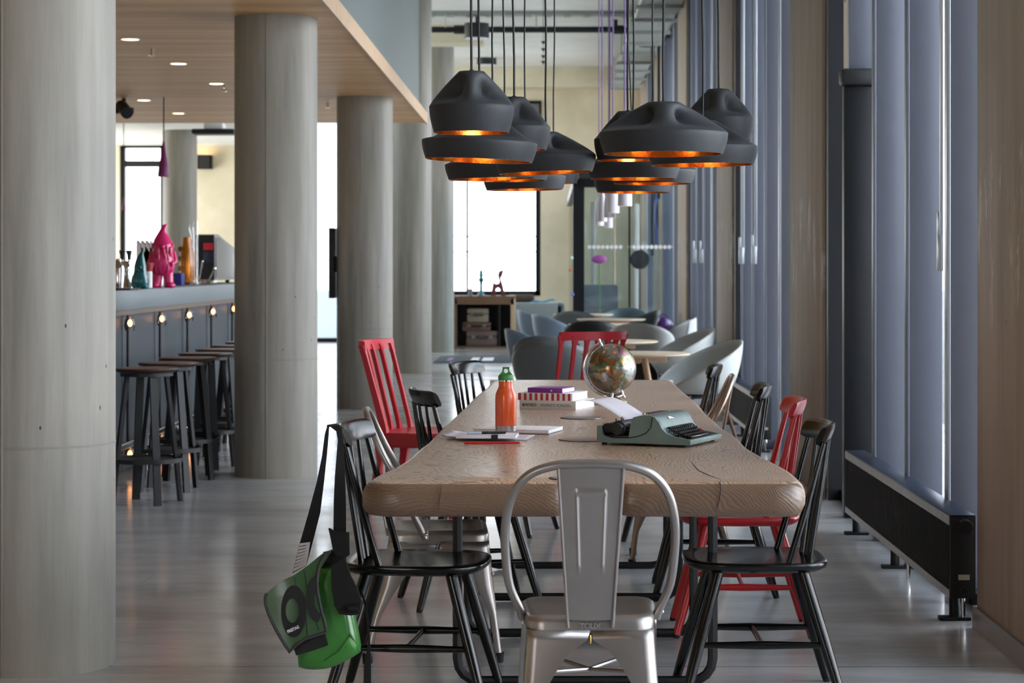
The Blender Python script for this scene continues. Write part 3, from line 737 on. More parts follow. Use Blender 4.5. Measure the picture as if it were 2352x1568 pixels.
for px, py, r, lb in ((1337, 960, .082, 'far round steel cable cover set in the table beside the books'), (1340, 1010, .082, 'round steel cable cover half hidden by the typewriter'), (1333, 1098, .085, 'near round cable cover seen past the steel chair back')):
    p = TP(px, py, ZT)
    o = thing('cable_cover', lb, 'cable cover', (p.x, p.y, ZT), 0, 'steel cable covers in the tabletop')
    B().lathe([(r, 0), (r, .003), (r - .003, .0045), (.0001, .0045)], 40).done('lid', M['chrome'] if False else M['galv'], o)
    B().lathe([(r + .006, 0), (r + .006, .0015), (r + .0005, .0015)], 40).done('rim', M['darkblk'], o)

# ================================================================ SPINDLE CHAIRS
def spindle_chair(name, m, label):
    t = thing(name, label, 'chair', (0, 0, 0), 0, 'spindle back chairs at the long table')
    W, Dp = .21, .225
    ol = []
    for k in range(40):
        a = 2 * PI * k / 40; c, s_ = math.cos(a), math.sin(a)
        e = 3.2 if s_ > 0 else 5
        rr = (abs(c) ** e + abs(s_) ** e) ** (-1 / e)
        wd = W * (1 - .08 * (s_ < 0) * abs(s_))
        ol.append((wd * rr * c, Dp * rr * s_))
    sb = B()
    rs = [[(x * q, y * q, z) for x, y in ol] for q, z in ((.9, .408), (.985, .42), (1, .43), (.995, .437), (.975, .44))]
    rs.append([(x * .8, y * .8, .436) for x, y in ol]); rs.append([(x * .4, y * .4, .431) for x, y in ol])
    sb.rings(rs); sb.done('seat', m, t, angle=50)
    # crest rail
    cr = B(); rs = []
    for k in range(17):
        u = -1 + k / 8; x = .2 * u; y = -.24 + .05 * u * u; hh = .033 * (1 - .0 * abs(u)); th = .012
        zc_ = .834; e = 1 if abs(u) < .99 else .8
        sec = []
        for a in range(12):
            q = 2 * PI * a / 12; cx, cz = math.cos(q), math.sin(q)
            f = (abs(cx) ** 3 + abs(cz) ** 3) ** (-1 / 3)
            sec.append((x, y + th * f * cx * e - .012 * (f * cz), zc_ + hh * f * cz * e))
        rs.append(sec)
    cr.rings(rs); cr.done('crest_rail', m, t, angle=50)
    for u in (-.62, -.31, 0, .31, .62):
        x = .2 * u
        B().tube([(x * .78, -.178 + .03 * u * u, .435), (x * .9, -.208 + .04 * u * u, .62), (x, -.238 + .05 * u * u, .815)], [.009, .0085, .007], 10).done('spindle', m, t)
    for s_ in (-1, 1):
        B().tube([(s_ * .175, -.095, .433), (s_ * .18, -.15, .62), (s_ * .178, -.2, .81)], [.0115, .0115, .009], 10).done('stay', m, t)
    ft = {}
    for s_ in (-1, 1):
        for f_ in (-1, 1):
            top = Vector((s_ * .135, f_ * .13 - .01, .415)); bot = Vector((s_ * .195, .235 if f_ > 0 else -.262, .0))
            ft[s_, f_] = (top, bot)
            lg = B().tube([top, top.lerp(bot, .5), bot + (top - bot) * .03], [.019, .0195, .0145], 12).done('leg', m, t)
            B().tube([bot + (top - bot) * .04, bot], [.0135, .0125], 12).done('glide', M['rubber'], lg)
    for s_ in (-1, 1):
        a = ft[s_, 1][0].lerp(ft[s_, 1][1], .56); c = ft[s_, -1][0].lerp(ft[s_, -1][1], .56)
        B().tube([a, a.lerp(c, .5), c], [.009, .0135, .009], 10).done('stretcher', m, t)
    a = ft[-1, 1][0].lerp(ft[-1, 1][1], .56).lerp(ft[-1, -1][0].lerp(ft[-1, -1][1], .56), .5)
    c = Vector((-a.x, a.y, a.z))
    B().tube([a, c], [.009, .009], 10).done('stretcher', m, t)
    return t
GS = 'black spindle back chairs at the long table'
ch = spindle_chair('spindle_chair', M['black'], 'black spindle back chair hung with the green bag')
def place(o, x, y, facing):
    o.location = (x, y, 0); o.rotation_euler = (0, 0, math.atan2(facing[1], facing[0]) - PI / 2)
    return o.rotation_euler.z
def rz(f): return math.atan2(f[1], f[0]) - PI / 2
ch['group'] = GS
C1 = ch; place(ch, -.405, 6.73, (1, -.10))
dup(ch, (-.30, 8.62, 0), rz((.97, .26)), 'black spindle back chair on the left showing the dark back of its rail')
dup(ch, (-.235, 10.92, 0), rz((.93, -.36)), 'far black spindle back chair on the left, its glossy rail catching the light')
dup(ch, (.655, 6.79, 0), rz((-1, .0)), 'near right black spindle back chair beside the radiator')
dup(ch, (.685, 8.93, 0), rz((-1, .04)), 'black spindle back chair between the red one and the bronze steel chair')
dup(ch, (.62, 10.68, 0), rz((-1, .06)), 'far right black spindle back chair behind the bronze steel chair')
rc = spindle_chair('spindle_chair', M['red'], 'red spindle back chair on the right side of the table')
rc['group'] = 'red spindle chair'
place(rc, .71, 7.98, (-1, .03))

# ================================================================ STEEL CHAIRS
def steel_chair(name, m, label, letters=False):
    t = thing(name, label, 'chair', (0, 0, 0), 0, 'pressed steel chairs at the long table')
    def sq(w0, w1, d0, d1, z, r, k=5):
        # rounded trapezoid, w0 back half width, w1 front half width
        cs = [(w1, d1), (-w1, d1), (-w0, d0), (w0, d0)]; pts = []
        for i, (x, y) in enumerate(cs):
            sx, sy = (1 if x > 0 else -1), (1 if y > (d0 + d1) / 2 else -1)
            a0 = {(1, 1): 0, (-1, 1): PI / 2, (-1, -1): PI, (1, -1): 3 * PI / 2}[sx, sy]
            for j in range(k + 1):
                a = a0 + (PI / 2) * j / k
                pts.append((x - sx * r + r * math.cos(a), y - sy * r + r * math.sin(a), z))
        # back edge bows outward slightly
        return pts
    d0, d1 = -.17, .175
    sb = B()
    rs = [sq(.166, .18, d0, d1, .405, .05), sq(.168, .182, d0 - .001, d1 + .001, .43, .05), sq(.165, .178, d0 + .003, d1 - .003, .442, .05), sq(.155, .168, d0 + .013, d1 - .013, .449, .048),
          sq(.142, .155, d0 + .028, d1 - .028, .449, .045), sq(.125, .138, d0 + .05, d1 - .05, .443, .04), sq(.06, .07, -.07, .07, .441, .03)]
    sb.rings(rs, cap0=False); st = sb.done('seat', m, t, angle=60)
    if not letters:
        hb = B()
        for ix in (-.03, .03):
            for iy in (-.03, .03): hb.lathe([(.0001, 0), (.006, 0)], 12, c=(ix, iy, .4435))
        hb.done('drain_hole', M['rubber'], st)
    # legs: folded sheet with two flanges each, arches between
    for sx in (-1, 1):
        for sy in (-1, 1):
            bw = .166 if sy < 0 else .18; yc = d0 if sy < 0 else d1
            foot = Vector((sx * (.205 if sy > 0 else .198), yc + sy * (.045 if sy > 0 else .085), 0))
            top = Vector((sx * bw, yc, .412))
            lb = B(); rs = []
            N_ = 16
            for k in range(N_ + 1):
                u = k / N_; z = .412 * (1 - u) + .012 * u
                dn = max(0, u - .05) / .95
                wx = bw * (1 - min(1, dn / .62) ** .45) + .022 if u > .05 else bw - .001
                wy = .17 * (1 - min(1, dn / .62) ** .45) + .022 if u > .05 else .168
                wx = max(wx, .024 - .004 * u); wy = max(wy, .024 - .004 * u)
                c = top.lerp(foot, u ** 1.15)
                # corner bulges outward, flange ends fold inward
                r = min(.03, wx * .5, wy * .5); inn = .012
                pr = [(-wx, inn), (-wx, 0)]
                for j in range(6):
                    a = PI / 2 * j / 5
                    pr.append((-r + r * math.sin(a), -r + r * math.cos(a)) if False else (-r + r * math.sin(a), -(r - r * math.cos(a))))
                pr += [(0, -wy), (-inn, -wy)]
                pr[0] = (-wx, -inn)
                rs.append([(c.x + sx * px_, c.y + sy * py_, z) for px_, py_ in pr])
            V = [[lb.bm.verts.new(Vector(p)) for p in r_] for r_ in rs]
            lb._skin(V, wrap=False)
            lg = lb.done('leg', m, t, angle=70, solid=.0022, off=0)
            # pressed rib along the corner
            B().tube([(foot.x - sx * .014, foot.y - sy * .014, .0), (foot.x - sx * .012, foot.y - sy * .012, .035)], [.017, .018], 10).done('rubber_foot', M['rubber'], lg)
    # back hoop
    hp = []
    half = [(.178, -.045, .425), (.186, -.058, .452), (.212, -.09, .52), (.222, -.135, .62), (.219, -.18, .70), (.2, -.215, .772), (.16, -.236, .822), (.1, -.247, .846), (.04, -.251, .852)]
    full = [Vector(p) for p in half] + [Vector((-x, y, z)) for x, y, z in reversed(half)]
    pts = catmull(full, 5)
    B().tube(pts, .0118, 12).done('back_hoop', m, t)
    for sx in (-1, 1):
        B().box((sx * .184, -.045, .436), (.006, .022, .036), .002).done('hoop_bracket', m, t)
        B().ball((sx * .193, -.043, .44), .006, 10).done('rivet', M['chrome'], t)
    # splat
    def sp(u, v):
        w_ = .058 + .026 * v; x = (u - .5) * 2 * w_
        y = -.171 - .078 * v - .004 * math.cos((u - .5) * 2 * PI / 2); z = .437 + .408 * v
        # pressed panel
        pu = abs(u - .5) * 2; inside = 1
        pv = min(1, max(0, (v - .38) / .03)) * min(1, max(0, (.86 - v) / .03))
        edge = 1 - min(1, max(0, abs(pu - (.46)) / .08)); edge = max(0, edge) * (1 if .3 < v < .84 else 0) * min(1, max(0, (v - .3) / .06))
        top = (1 - min(1, abs(v - .835) / .03)) * (1 if pu < .5 else 0)
        y -= .004 * max(edge, top)
        return (x, y, z)
    B().grid(sp, 48, 96).done('back_splat', m, t, angle=60, solid=.0025, off=0)
    for sx in (-1, 1):
        B().tube([(sx * .058, -.175, .42), (sx * .084, -.253, .842)], .0042, 8).done('splat_edge', m, t)
    # cross brace under the seat
    B().tube([(-.16, -.17, .30), (0, .02, .275), (.165, .19, .30)], .006, 8).tube([(.16, -.17, .30), (0, .02, .275), (-.165, .19, .30)], .006, 8).done('brace', m, t)
    if letters:
        textmesh('TOLIX', .0185, M['chrome'], st, frame((0, d0 - .0035, .4235), (1, 0, 0), (0, 0, 1)), depth=.0018, bold=.0006)
        B().tube([(0, d0 - .002, .40), (.0006, d0 - .003, .39), (0, d0 - .002, .378)], .0022, 6).done('weld', mat('brass_weld', '#caa45a', .3, 1), t)
    return t
tc1 = steel_chair('steel_chair', M['galv'], 'brushed steel chair at the near end of the table, seen from behind', True)
place(tc1, .112, 5.72, (0.0, 1)); tc1['group'] = 'pressed steel chairs at the long table'
tc2 = steel_chair('steel_chair', M['galv'], 'brushed steel chair on the left between the bag chair and the table')
place(tc2, -.385, 7.5, (1, .06)); tc2.rotation_euler.z = rz((1, .06))
tc3 = steel_chair('steel_chair', M['galv2'], 'bronze toned steel chair on the right near the far end')
place(tc3, .60, 9.82, (-1, .05))

# ================================================================ RED SLATTED CHAIRS
def comb_chair(label):
    t = thing('slatted_chair', label, 'chair', (0, 0, 0), 0, 'red slatted chairs')
    m = M['redpl']
    ol = [(-.24, -.1), (-.2, -.2), (-.1, -.235), (.1, -.235), (.2, -.2), (.24, -.1), (.245, .12), (.2, .22), (-.2, .22), (-.245, .12)]
    B().rings([[(x * .96, y * .96, .375) for x, y in ol], [(x, y, .39) for x, y in ol], [(x, y, .445) for x, y in ol], [(x * .97, y * .97, .455) for x, y in ol], [(x * .6, y * .6, .448) for x, y in ol]]).done('seat', m, t, angle=30)
    K = 7
    def top(u): return Vector((.235 * u, -.34 + .07 * u * u, .925))
    def bot(u): return Vector((.215 * u, -.22 + .08 * u * u, .45))
    rl = B(); rs = []
    for k in range(15):
        u = -1.02 + 2.04 * k / 14; p = top(u)
        rs.append([(p.x, p.y + a, p.z + c) for a, c in ((-.012, -.026), (.014, -.03), (.008, .024), (-.018, .026))])
    rl.rings(rs).done('top_rail', m, t, angle=25)
    for k in range(K):
        u = -1 + 2 * k / (K - 1)
        a, c = bot(u * .97), top(u * .97)
        d = (c - a)
        sb = B(); rs = []
        for q, w_ in ((0, .028), (.04, .02), (.1, .0115), (.5, .0105), (.88, .0115), (.94, .018), (1, .026)):
            p = a.lerp(c, q)
            rs.append([(p.x - w_, p.y - .011, p.z), (p.x + w_, p.y - .011, p.z), (p.x + w_, p.y + .011, p.z), (p.x - w_, p.y + .011, p.z)])
        sb.rings(rs).done('slat', m, t, angle=25)
    for sx in (-1, 1):
        for sy in (-1, 1):
            a = Vector((sx * .2, sy * .17, .39)); c = Vector((sx * .235, sy * .235, 0))
            B().rings([[(p.x - w_, p.y - w_, p.z), (p.x + w_, p.y - w_, p.z), (p.x + w_, p.y + w_, p.z), (p.x - w_, p.y + w_, p.z)] for p, w_ in ((a, .032), (a.lerp(c, .2), .02), (c, .013))]).done('leg', m, t, angle=25)
    for k in (-1, 0, 1):
        B().rings([[(k * .09 - w_, -.215 - .0 * q - w_ * .6, z), (k * .09 + w_, -.215 - w_ * .6, z), (k * .09 + w_, -.215 + w_ * .6, z), (k * .09 - w_, -.215 + w_ * .6, z)] for q, z, w_ in ((0, .39, .03), (.3, .34, .012), (1, .2, .009))]).done('comb_tooth', m, t, angle=25)
    return t
cc = comb_chair('red slatted high back chair left of the table, in front of a column')
place(cc, -.68, 11.75, (.97, -.26)); 
dup(cc, (.15, 13.55, 0), rz((-.5, .866)), 'red slatted high back chair beyond the far end of the table, behind the globe')

# ================================================================ PENDANTS
def pendant(px, rim_y, D_, Hh, Y, tilt, spin, label, cordpx=None):
    x = XP(px, Y); z = P(px, rim_y, Y).z
    t = thing('pendant_lamp', label, 'pendant lamp', (x, Y, z), 0, 'black pleated pendants over the long table')
    R = D_ / 2; tall = Hh / D_ > .6
    k0, ks = (.885, .42) if tall else (.92, .40)
    rt = .30 * R if tall else .25 * R
    def ring(h, amp_on, sc_=1, n_=72):
        pts = []
        for j in range(n_):
            a = 2 * PI * j / n_
            if h <= ks:
                u = h / ks; rr = R * (k0 + (1 - k0) * math.sin(u * PI / 2))
                rr *= sc_
            else:
                u = (h - ks) / (1 - ks)
                w = .5 - .5 * math.cos(4 * (a + spin)); w = w ** .8
                ridge = R + (rt - R) * (u ** 1.22) 
                sh = min(1, u / .12); ridge -= R * .035 * (math.sin(PI * min(1, u / .25)) if u < .25 else 0) * 0
                ss = lambda t_: (lambda q: q * q * (3 - 2 * q))(max(0, min(1, t_)))
                dent = R * (.52 if not tall else .47) * ss(u / .34) * (1 - ss((u - .36) / .64))
                rr = (ridge - dent * w)
                rr = max(rr, rt * .8) * sc_
            pts.append((rr * math.cos(a), rr * math.sin(a), h * Hh))
        return pts
    hs = [0, .03, .1, .18, .26, .33, ks] + [ks + (1 - ks) * q for q in (.015, .035, .06, .09, .12, .16, .2, .25, .3, .38, .47, .56, .65, .74, .83, .91, 1)]
    rotm = Matrix.Rotation(tilt, 4, 'Y')
    sh = B(); sh.rings([ring(h, 1) for h in hs], cap0=False, cap1=True, M=rotm)
    shade = sh.done('lamp_shade', M['shade'], t, angle=75)
    ln = B(); ln.rings([[(p[0], p[1], p[2] - (.012 * max(0, h - ks))) for p in ring(h, 1, .975 - .06 * max(0, min(1, (h - ks) * 6)))] for h in hs], cap0=False, cap1=True, M=rotm)
    ln.done('gold_lining', M['gold'], shade, angle=75)['label'] = 'shiny copper-gold lining'
    B().lathe([(R * k0 * .972, .0), (R * k0 * 1.004, .0)], 72, M=rotm).done('rim', mat('rim_metal', '#b98a5c', .35, .7) if 'rim_metal' not in bpy.data.materials else bpy.data.materials['rim_metal'], shade)
    B().cyl((0, 0, Hh * .62), (0, 0, Hh * .97), .016).done('lamp_holder', M['darkblk'], shade)
    B().ball((0, 0, min(Hh * .42, .07)), .021, 14).done('bulb', M['bulb'], shade)
    cx = 0 if cordpx is None else (XP(cordpx, Y) - x)
    pts = [(cx * min(1, q * 2) + .0015 * math.sin(q * 37 + px), 0, Hh + (CZ - z - Hh) * q) for q in [k / 24 for k in range(25)]]
    pts[0] = (0, 0, Hh * .99)
    B().tube(pts, .0036, 8).done('cord', M['cord'], t)
    B().cyl((0, 0, Hh * .97), (0, 0, Hh * 1.03), .012, .006).done('cord_grip', M['darkblk'], t)
    return t
S24, S36 = (.244, .176), (.366, .147)
pendant(1083, 305, *S24, 6.13, 0, .0, 'narrow black pendant topmost of the left cluster, its bulb showing')
pendant(1100, 369, *S36, 6.74, math.radians(2.2), .5, 'wide black pendant under the topmost narrow one, farthest left')
pendant(1181, 344, *S24, 7.15, 0, .35, 'narrow black pendant half behind the topmost left one', 1168)
pendant(1254, 397, *S36, 7.73, math.radians(-2.0), .1, 'wide black pendant at the right of the left cluster, fully in view', 1250)
pendant(1131, 411, *S36, 8.26, math.radians(-1.6), .3, 'wide black pendant low in the left cluster, over the bright window')
pendant(1160, 414, *S36, 8.7, 0, .2, 'wide pendant mostly hidden between two low left ones', 1150)
pendant(1205, 436, *S36, 9.44, math.radians(-.8), .5, 'lowest wide pendant of the left cluster, pale in the window light')
pendant(1271, 421, *S24, 9.9, 0, .3, 'narrow pendant peeping out at the far right of the left cluster', 1277)
pendant(1524, 354, *S36, 6.06, 0, .03, 'large wide black pendant in front of the right cluster with glowing lining')
pendant(1651, 322, *S24, 7.38, 0, .1, 'tall narrow black pendant topmost at the right', 1640)
pendant(1614, 379, *S36, 7.09, math.radians(-.6), .5, 'wide black pendant below the tall right one, nearest the windows', 1613)
pendant(1442, 368, *S24, 7.7, 0, .3, 'narrow black pendant tucked behind the large front right one')
pendant(1455, 411, *S36, 8.4, 0, .4, 'wide low black pendant at the left of the right cluster')
pendant(1500, 422, *S36, 9.25, 0, .2, 'wide pale lit pendant behind the right cluster, toward the windows', 1498)
pendant(1455, 442, *S36, 9.96, 0, .5, 'lowest pendant of the right cluster, above the white cylinder lamps', 1423)

# white cylinder pendants over the cafe tables
for px, yb, w, Y, cp, lb in ((1435, 473, 33, 16.5, 1414, 'nearest and largest white cylinder pendant'), (1408, 489, 29, 18, 1386, 'second white cylinder pendant from the right, large'), (1400, 500, 26, 19.6, 1398, 'white cylinder pendant half behind the second one'),
                         (1383, 509, 22, 21.4, 1380, 'white cylinder pendant second from the left'), (1376, 518, 21, 23.4, 1373, 'leftmost of the white cylinder pendants'), (1398, 523, 20, 24.6, 1404, 'lowest white cylinder pendant')):
    x = XP(px, Y); z = P(px, yb, Y).z; r = w / 2 * Y / F
    t = thing('cylinder_pendant', lb + ' over the cafe tables', 'pendant lamp', (x, Y, z), 0, 'white cylinder pendants')
    B().lathe([(r * .93, 0), (r, 0), (r * .98, r * 2), (r * .72, r * 5), (r * .3, r * 6), (.001, r * 6)], 28).done('lamp_shade', M['whiteshade'], t)
    B().lathe([(.0001, .02), (r * .9, .006)], 24).done('diffuser', M['warmlit'], t)
    B().cyl((0, 0, r * 6), (0, 0, CZ - z), .006).done('cord', M['cordp'], t)

# ================================================================ TUB CHAIRS AND CAFE TABLES
def tub(m, label):
    t = thing('tub_chair', label, 'chair', (0, 0, 0), 0, 'moulded tub chairs at the cafe tables')
    def shell(u, v):
        a = 2 * PI * u - PI / 2          # -90deg is the back
        back = .5 - .5 * math.sin(a)     # 1 at back, 0 at front
        rim = .455 + .36 * (back ** .8)
        rx, ry = .312, .30
        if v < .35:
            q = v / .35; r = .62 * q; z = .425 + .012 * q
        else:
            q = (v - .35) / .65
            r = .62 + .38 * math.sin(q * PI / 2) ** .85; z = .437 + (rim - .437) * (1 - math.cos(q * PI / 2)) ** .85
        y = ry * r * math.sin(a) - .06 * max(0, (z - .45)) * back
        return (rx * r * math.cos(a), y, z)
    B().grid(shell, 48, 18).weld().done('shell', m, t, angle=80, solid=.014, off=0)
    for sx in (-1, 1):
        for sy in (-1, 1):
            B().tube([(sx * .13, sy * .13, .42), (sx * .24, sy * .23, 0)], [.018, .011], 10).done('leg', M['legwood'], t)
    B().bb(-.14, .14, -.14, .14, .395, .42, .006).done('seat_mount', M['darkblk'], t)
    return t
def tubs():
    first = {}
    L2 = [('tubL', 1604, 15.6, (-1, -.35), 'large pale grey tub chair nearest the windows, turned toward the table'),
          ('tubL', 1557, 18.7, (-1, -.25), 'pale grey tub chair behind the largest one, by the window wall'),
          ('tubD', 1275, 15.75, (.12, 1), 'dark grey tub chair seen from behind at the left of the red slatted chair'),
          ('tubB', 1245, 18.6, (1, .35), 'blue grey tub chair at the far left, open to the right'),
          ('tubD', 1270, 17.0, (.2, 1), 'dark grey tub chair just behind the front left one'),
          ('tubK', 1420, 16.35, (.8, -.6), 'black tub chair behind the globe'),
          ('tubK', 1363, 21.5, (.1, 1), 'black tub chair seen from behind above the red slatted chair'),
          ('tubL', 1474, 20.6, (.2, 1), 'pale grey tub chair seen from behind in the middle of the cafe tables'),
          ('tubK', 1510, 21.7, (-1, .2), 'black tub chair beyond the middle pale grey one'),
          ('tubB', 1247, 26.6, (1, .3), 'far blue grey tub chair in front of the sofa'),
          ('tubB', 1287, 24.2, (1, .5), 'light blue grey tub chair beside the far black one'),
          ('tubD', 1325, 26.0, (.2, 1), 'far dark grey tub chair half behind a cafe table'),
          ('tubT', 1455, 26.3, (-1, .4), 'teal grey tub chair near the lobby glass'),
          ('tubT', 1432, 27.5, (-.2, -1), 'farthest teal grey tub chair against the lobby glass'),
          ('tubL', 1548, 23.8, (-1, .15), 'far pale tub chair against the window wall')]
    for key, px, Y, f, lb in L2:
        x = XP(px, Y)
        if key in first:
            o = dup(first[key], (x, Y, 0), rz(f), lb)
        else:
            o = tub(M[key], lb); o.location = (x, Y, 0); o.rotation_euler.z = rz(f); first[key] = o
tubs()
def cafe(x, Y, r, lb):
    t = thing('cafe_table', lb, 'table', (x, Y, 0), 0, 'round cafe tables')
    B().lathe([(.0001, .722), (r - .03, .722), (r, .735), (r, .742), (r - .004, .745), (.0001, .745)], 56).done('tabletop', M['tabletop'], t)
    for k in range(4):
        a = PI / 4 + k * PI / 2
        B().tube([(.09 * math.cos(a), .09 * math.sin(a), .715), (.27 * math.cos(a), .27 * math.sin(a), 0)], [.022, .014], 10).done('leg', M['paleoak'], t)
    B().bb(-.22, .22, -.03, .03, .68, .722, .005).bb(-.03, .03, -.22, .22, .68, .722, .005).done('cross_beam', M['paleoak'], t)
    return t
cafe(.62, 15.05, .39, 'nearest round cafe table with pale top, right of the globe')
cafe(.50, 17.5, .41, 'second round cafe table, partly behind the globe')
cafe(.62, 22.5, .40, 'third round cafe table between the black and pale tub chairs')
cafe(.74, 24.7, .40, 'fourth round cafe table with its thin edge toward the windows')
cafe(.46, 27.1, .38, 'farthest round cafe table in front of the lobby')
o = thing('glossy_bag', 'shiny purple bag lying on the seat back by the window wall', 'bag', (XP(1524, 24.0), 24.0, 0))
B().ball((0, 0, .66), .1, 20, (.85, .5, 1.3)).ball((.02, .02, .68), .09, 16, (1, .5, 1.1)).done('bag_body', M['purple'], o)
B().tube([(-.05, 0, .78), (0, 0, .82), (.05, 0, .78)], .008, 8).done('bag_handle', M['purple'], o)

# ================================================================ BAR
BX = -2.75
o = thing('bar_counter', 'steel fronted bar counter with upright panels and small lamps', 'bar', (0, 0, 0))
B().bb(-3.6, BX, 10.5, 21.0, 1.068, 1.2, .006).done('worktop', M['counter'], o)
B().bb(-3.55, BX - .004, 10.5, 21.0, 1.038, 1.068).done('trim_strip', M['brasstrim'], o)
ys = [10.5] + [13.95 + 1.156 * k for k in range(-2, 7)]
for a, c in zip(ys, ys[1:]): B().bb(-3.5, BX - .03, a + .008, c - .008, .02, 1.038).done('front_panel', M['barfront'], o)
B().bb(-3.5, BX - .05, 10.5, 20.8, 0, 1.03).done('carcass', M['darkblk'], o)
rl = B().cyl((-2.6, 10.5, .25), (-2.6, 20.8, .25), .02)
rail = thing('foot_rail', 'polished steel foot rail along the bar front', 'foot rail', (0, 0, 0))
rl.done('rail_tube', M['chrome'], rail)
for k in range(7): B().cyl((-2.6, 11.5 + k * 1.156 * 1.0 + .03, 0), (-2.6, 11.5 + k * 1.156 + .03, .25), .012).done('rail_post', M['chrome'], rail)
for k, lb in enumerate(('nearest', 'second', 'third', 'fourth', 'farthest visible')):
    Y = 13.95 + 1.156 * k
    t = thing('bar_lamp', lb + ' of the small rod lamps on the bar front', 'lamp', (BX, Y, 0), 0, 'rod lamps on the bar front')
    B().cyl((.008, 0, .1), (.008, 0, 1.035), .010, n=10).done('rod', M['darkblk'], t)
    for z in (.985, .13):
        bu = B().ball((.02, 0, z), .017, 12, (1, 1, 1.35)).done('bulb', M['bulbs'], t)
        B().lathe([(.028, -.05), (.036, -.02), (.03, .02), (.018, .04)], 18, c=(.02, 0, z)).done('glass_cup', M['clear'], bu)
# stools
def stool(label):
    t = thing('bar_stool', label, 'stool', (0, 0, 0), 0, 'bar stools along the bar')
    B().lathe([(.0001, .75), (.16, .75), (.178, .758), (.183, .768), (.18, .774), (.0001, .776)], 44).done('seat', M['stoolseat'], t)
    B().lathe([(.15, .728), (.15, .75), (.0001, .75)], 32, cap0=True).done('seat_plate', M['steelblk'], t)
    B().lathe([(.19, .235), (.205, .235), (.205, .26), (.19, .26), (.19, .235)], 44).done('foot_ring', M['steelblk'], t)
    B().lathe([(.0001, .243), (.19, .243), (.19, .25), (.0001, .25)], 44).done('foot_disc', M['steelblk'], t)
    for k in range(4):
        a = .5 + k * PI / 2; ct, sn = math.cos(a), math.sin(a)
        rs = []
        for r, z in ((.115, .74), (.175, .25), (.20, 0)):
            w, d = .021, .010
            rs.append([(r * ct + p * -sn + q * ct, r * sn + p * ct + q * sn, z) for p, q in ((-w, -d), (w, -d), (w, d), (-w, d))])
        B().rings(rs).done('leg', M['steelblk'], t, angle=25)
    return t
nm = ('nearest bar stool, its seat cut off by the front column', 'second bar stool from the camera', 'third bar stool along the bar', 'fourth bar stool along the bar', 'fifth bar stool along the bar', 'sixth bar stool, beside the column', 'last visible bar stool, partly behind the column', 'bar stool seat tip hidden almost wholly by the column')
s0 = stool('dark round ' + nm[0]); s0.location = (-2.30, 12.25, 0)
for k in range(1, 8):
    dup(s0, (-2.30, 12.25 + .70 * k, 0), .25 * (k % 3), 'dark round ' + nm[k])

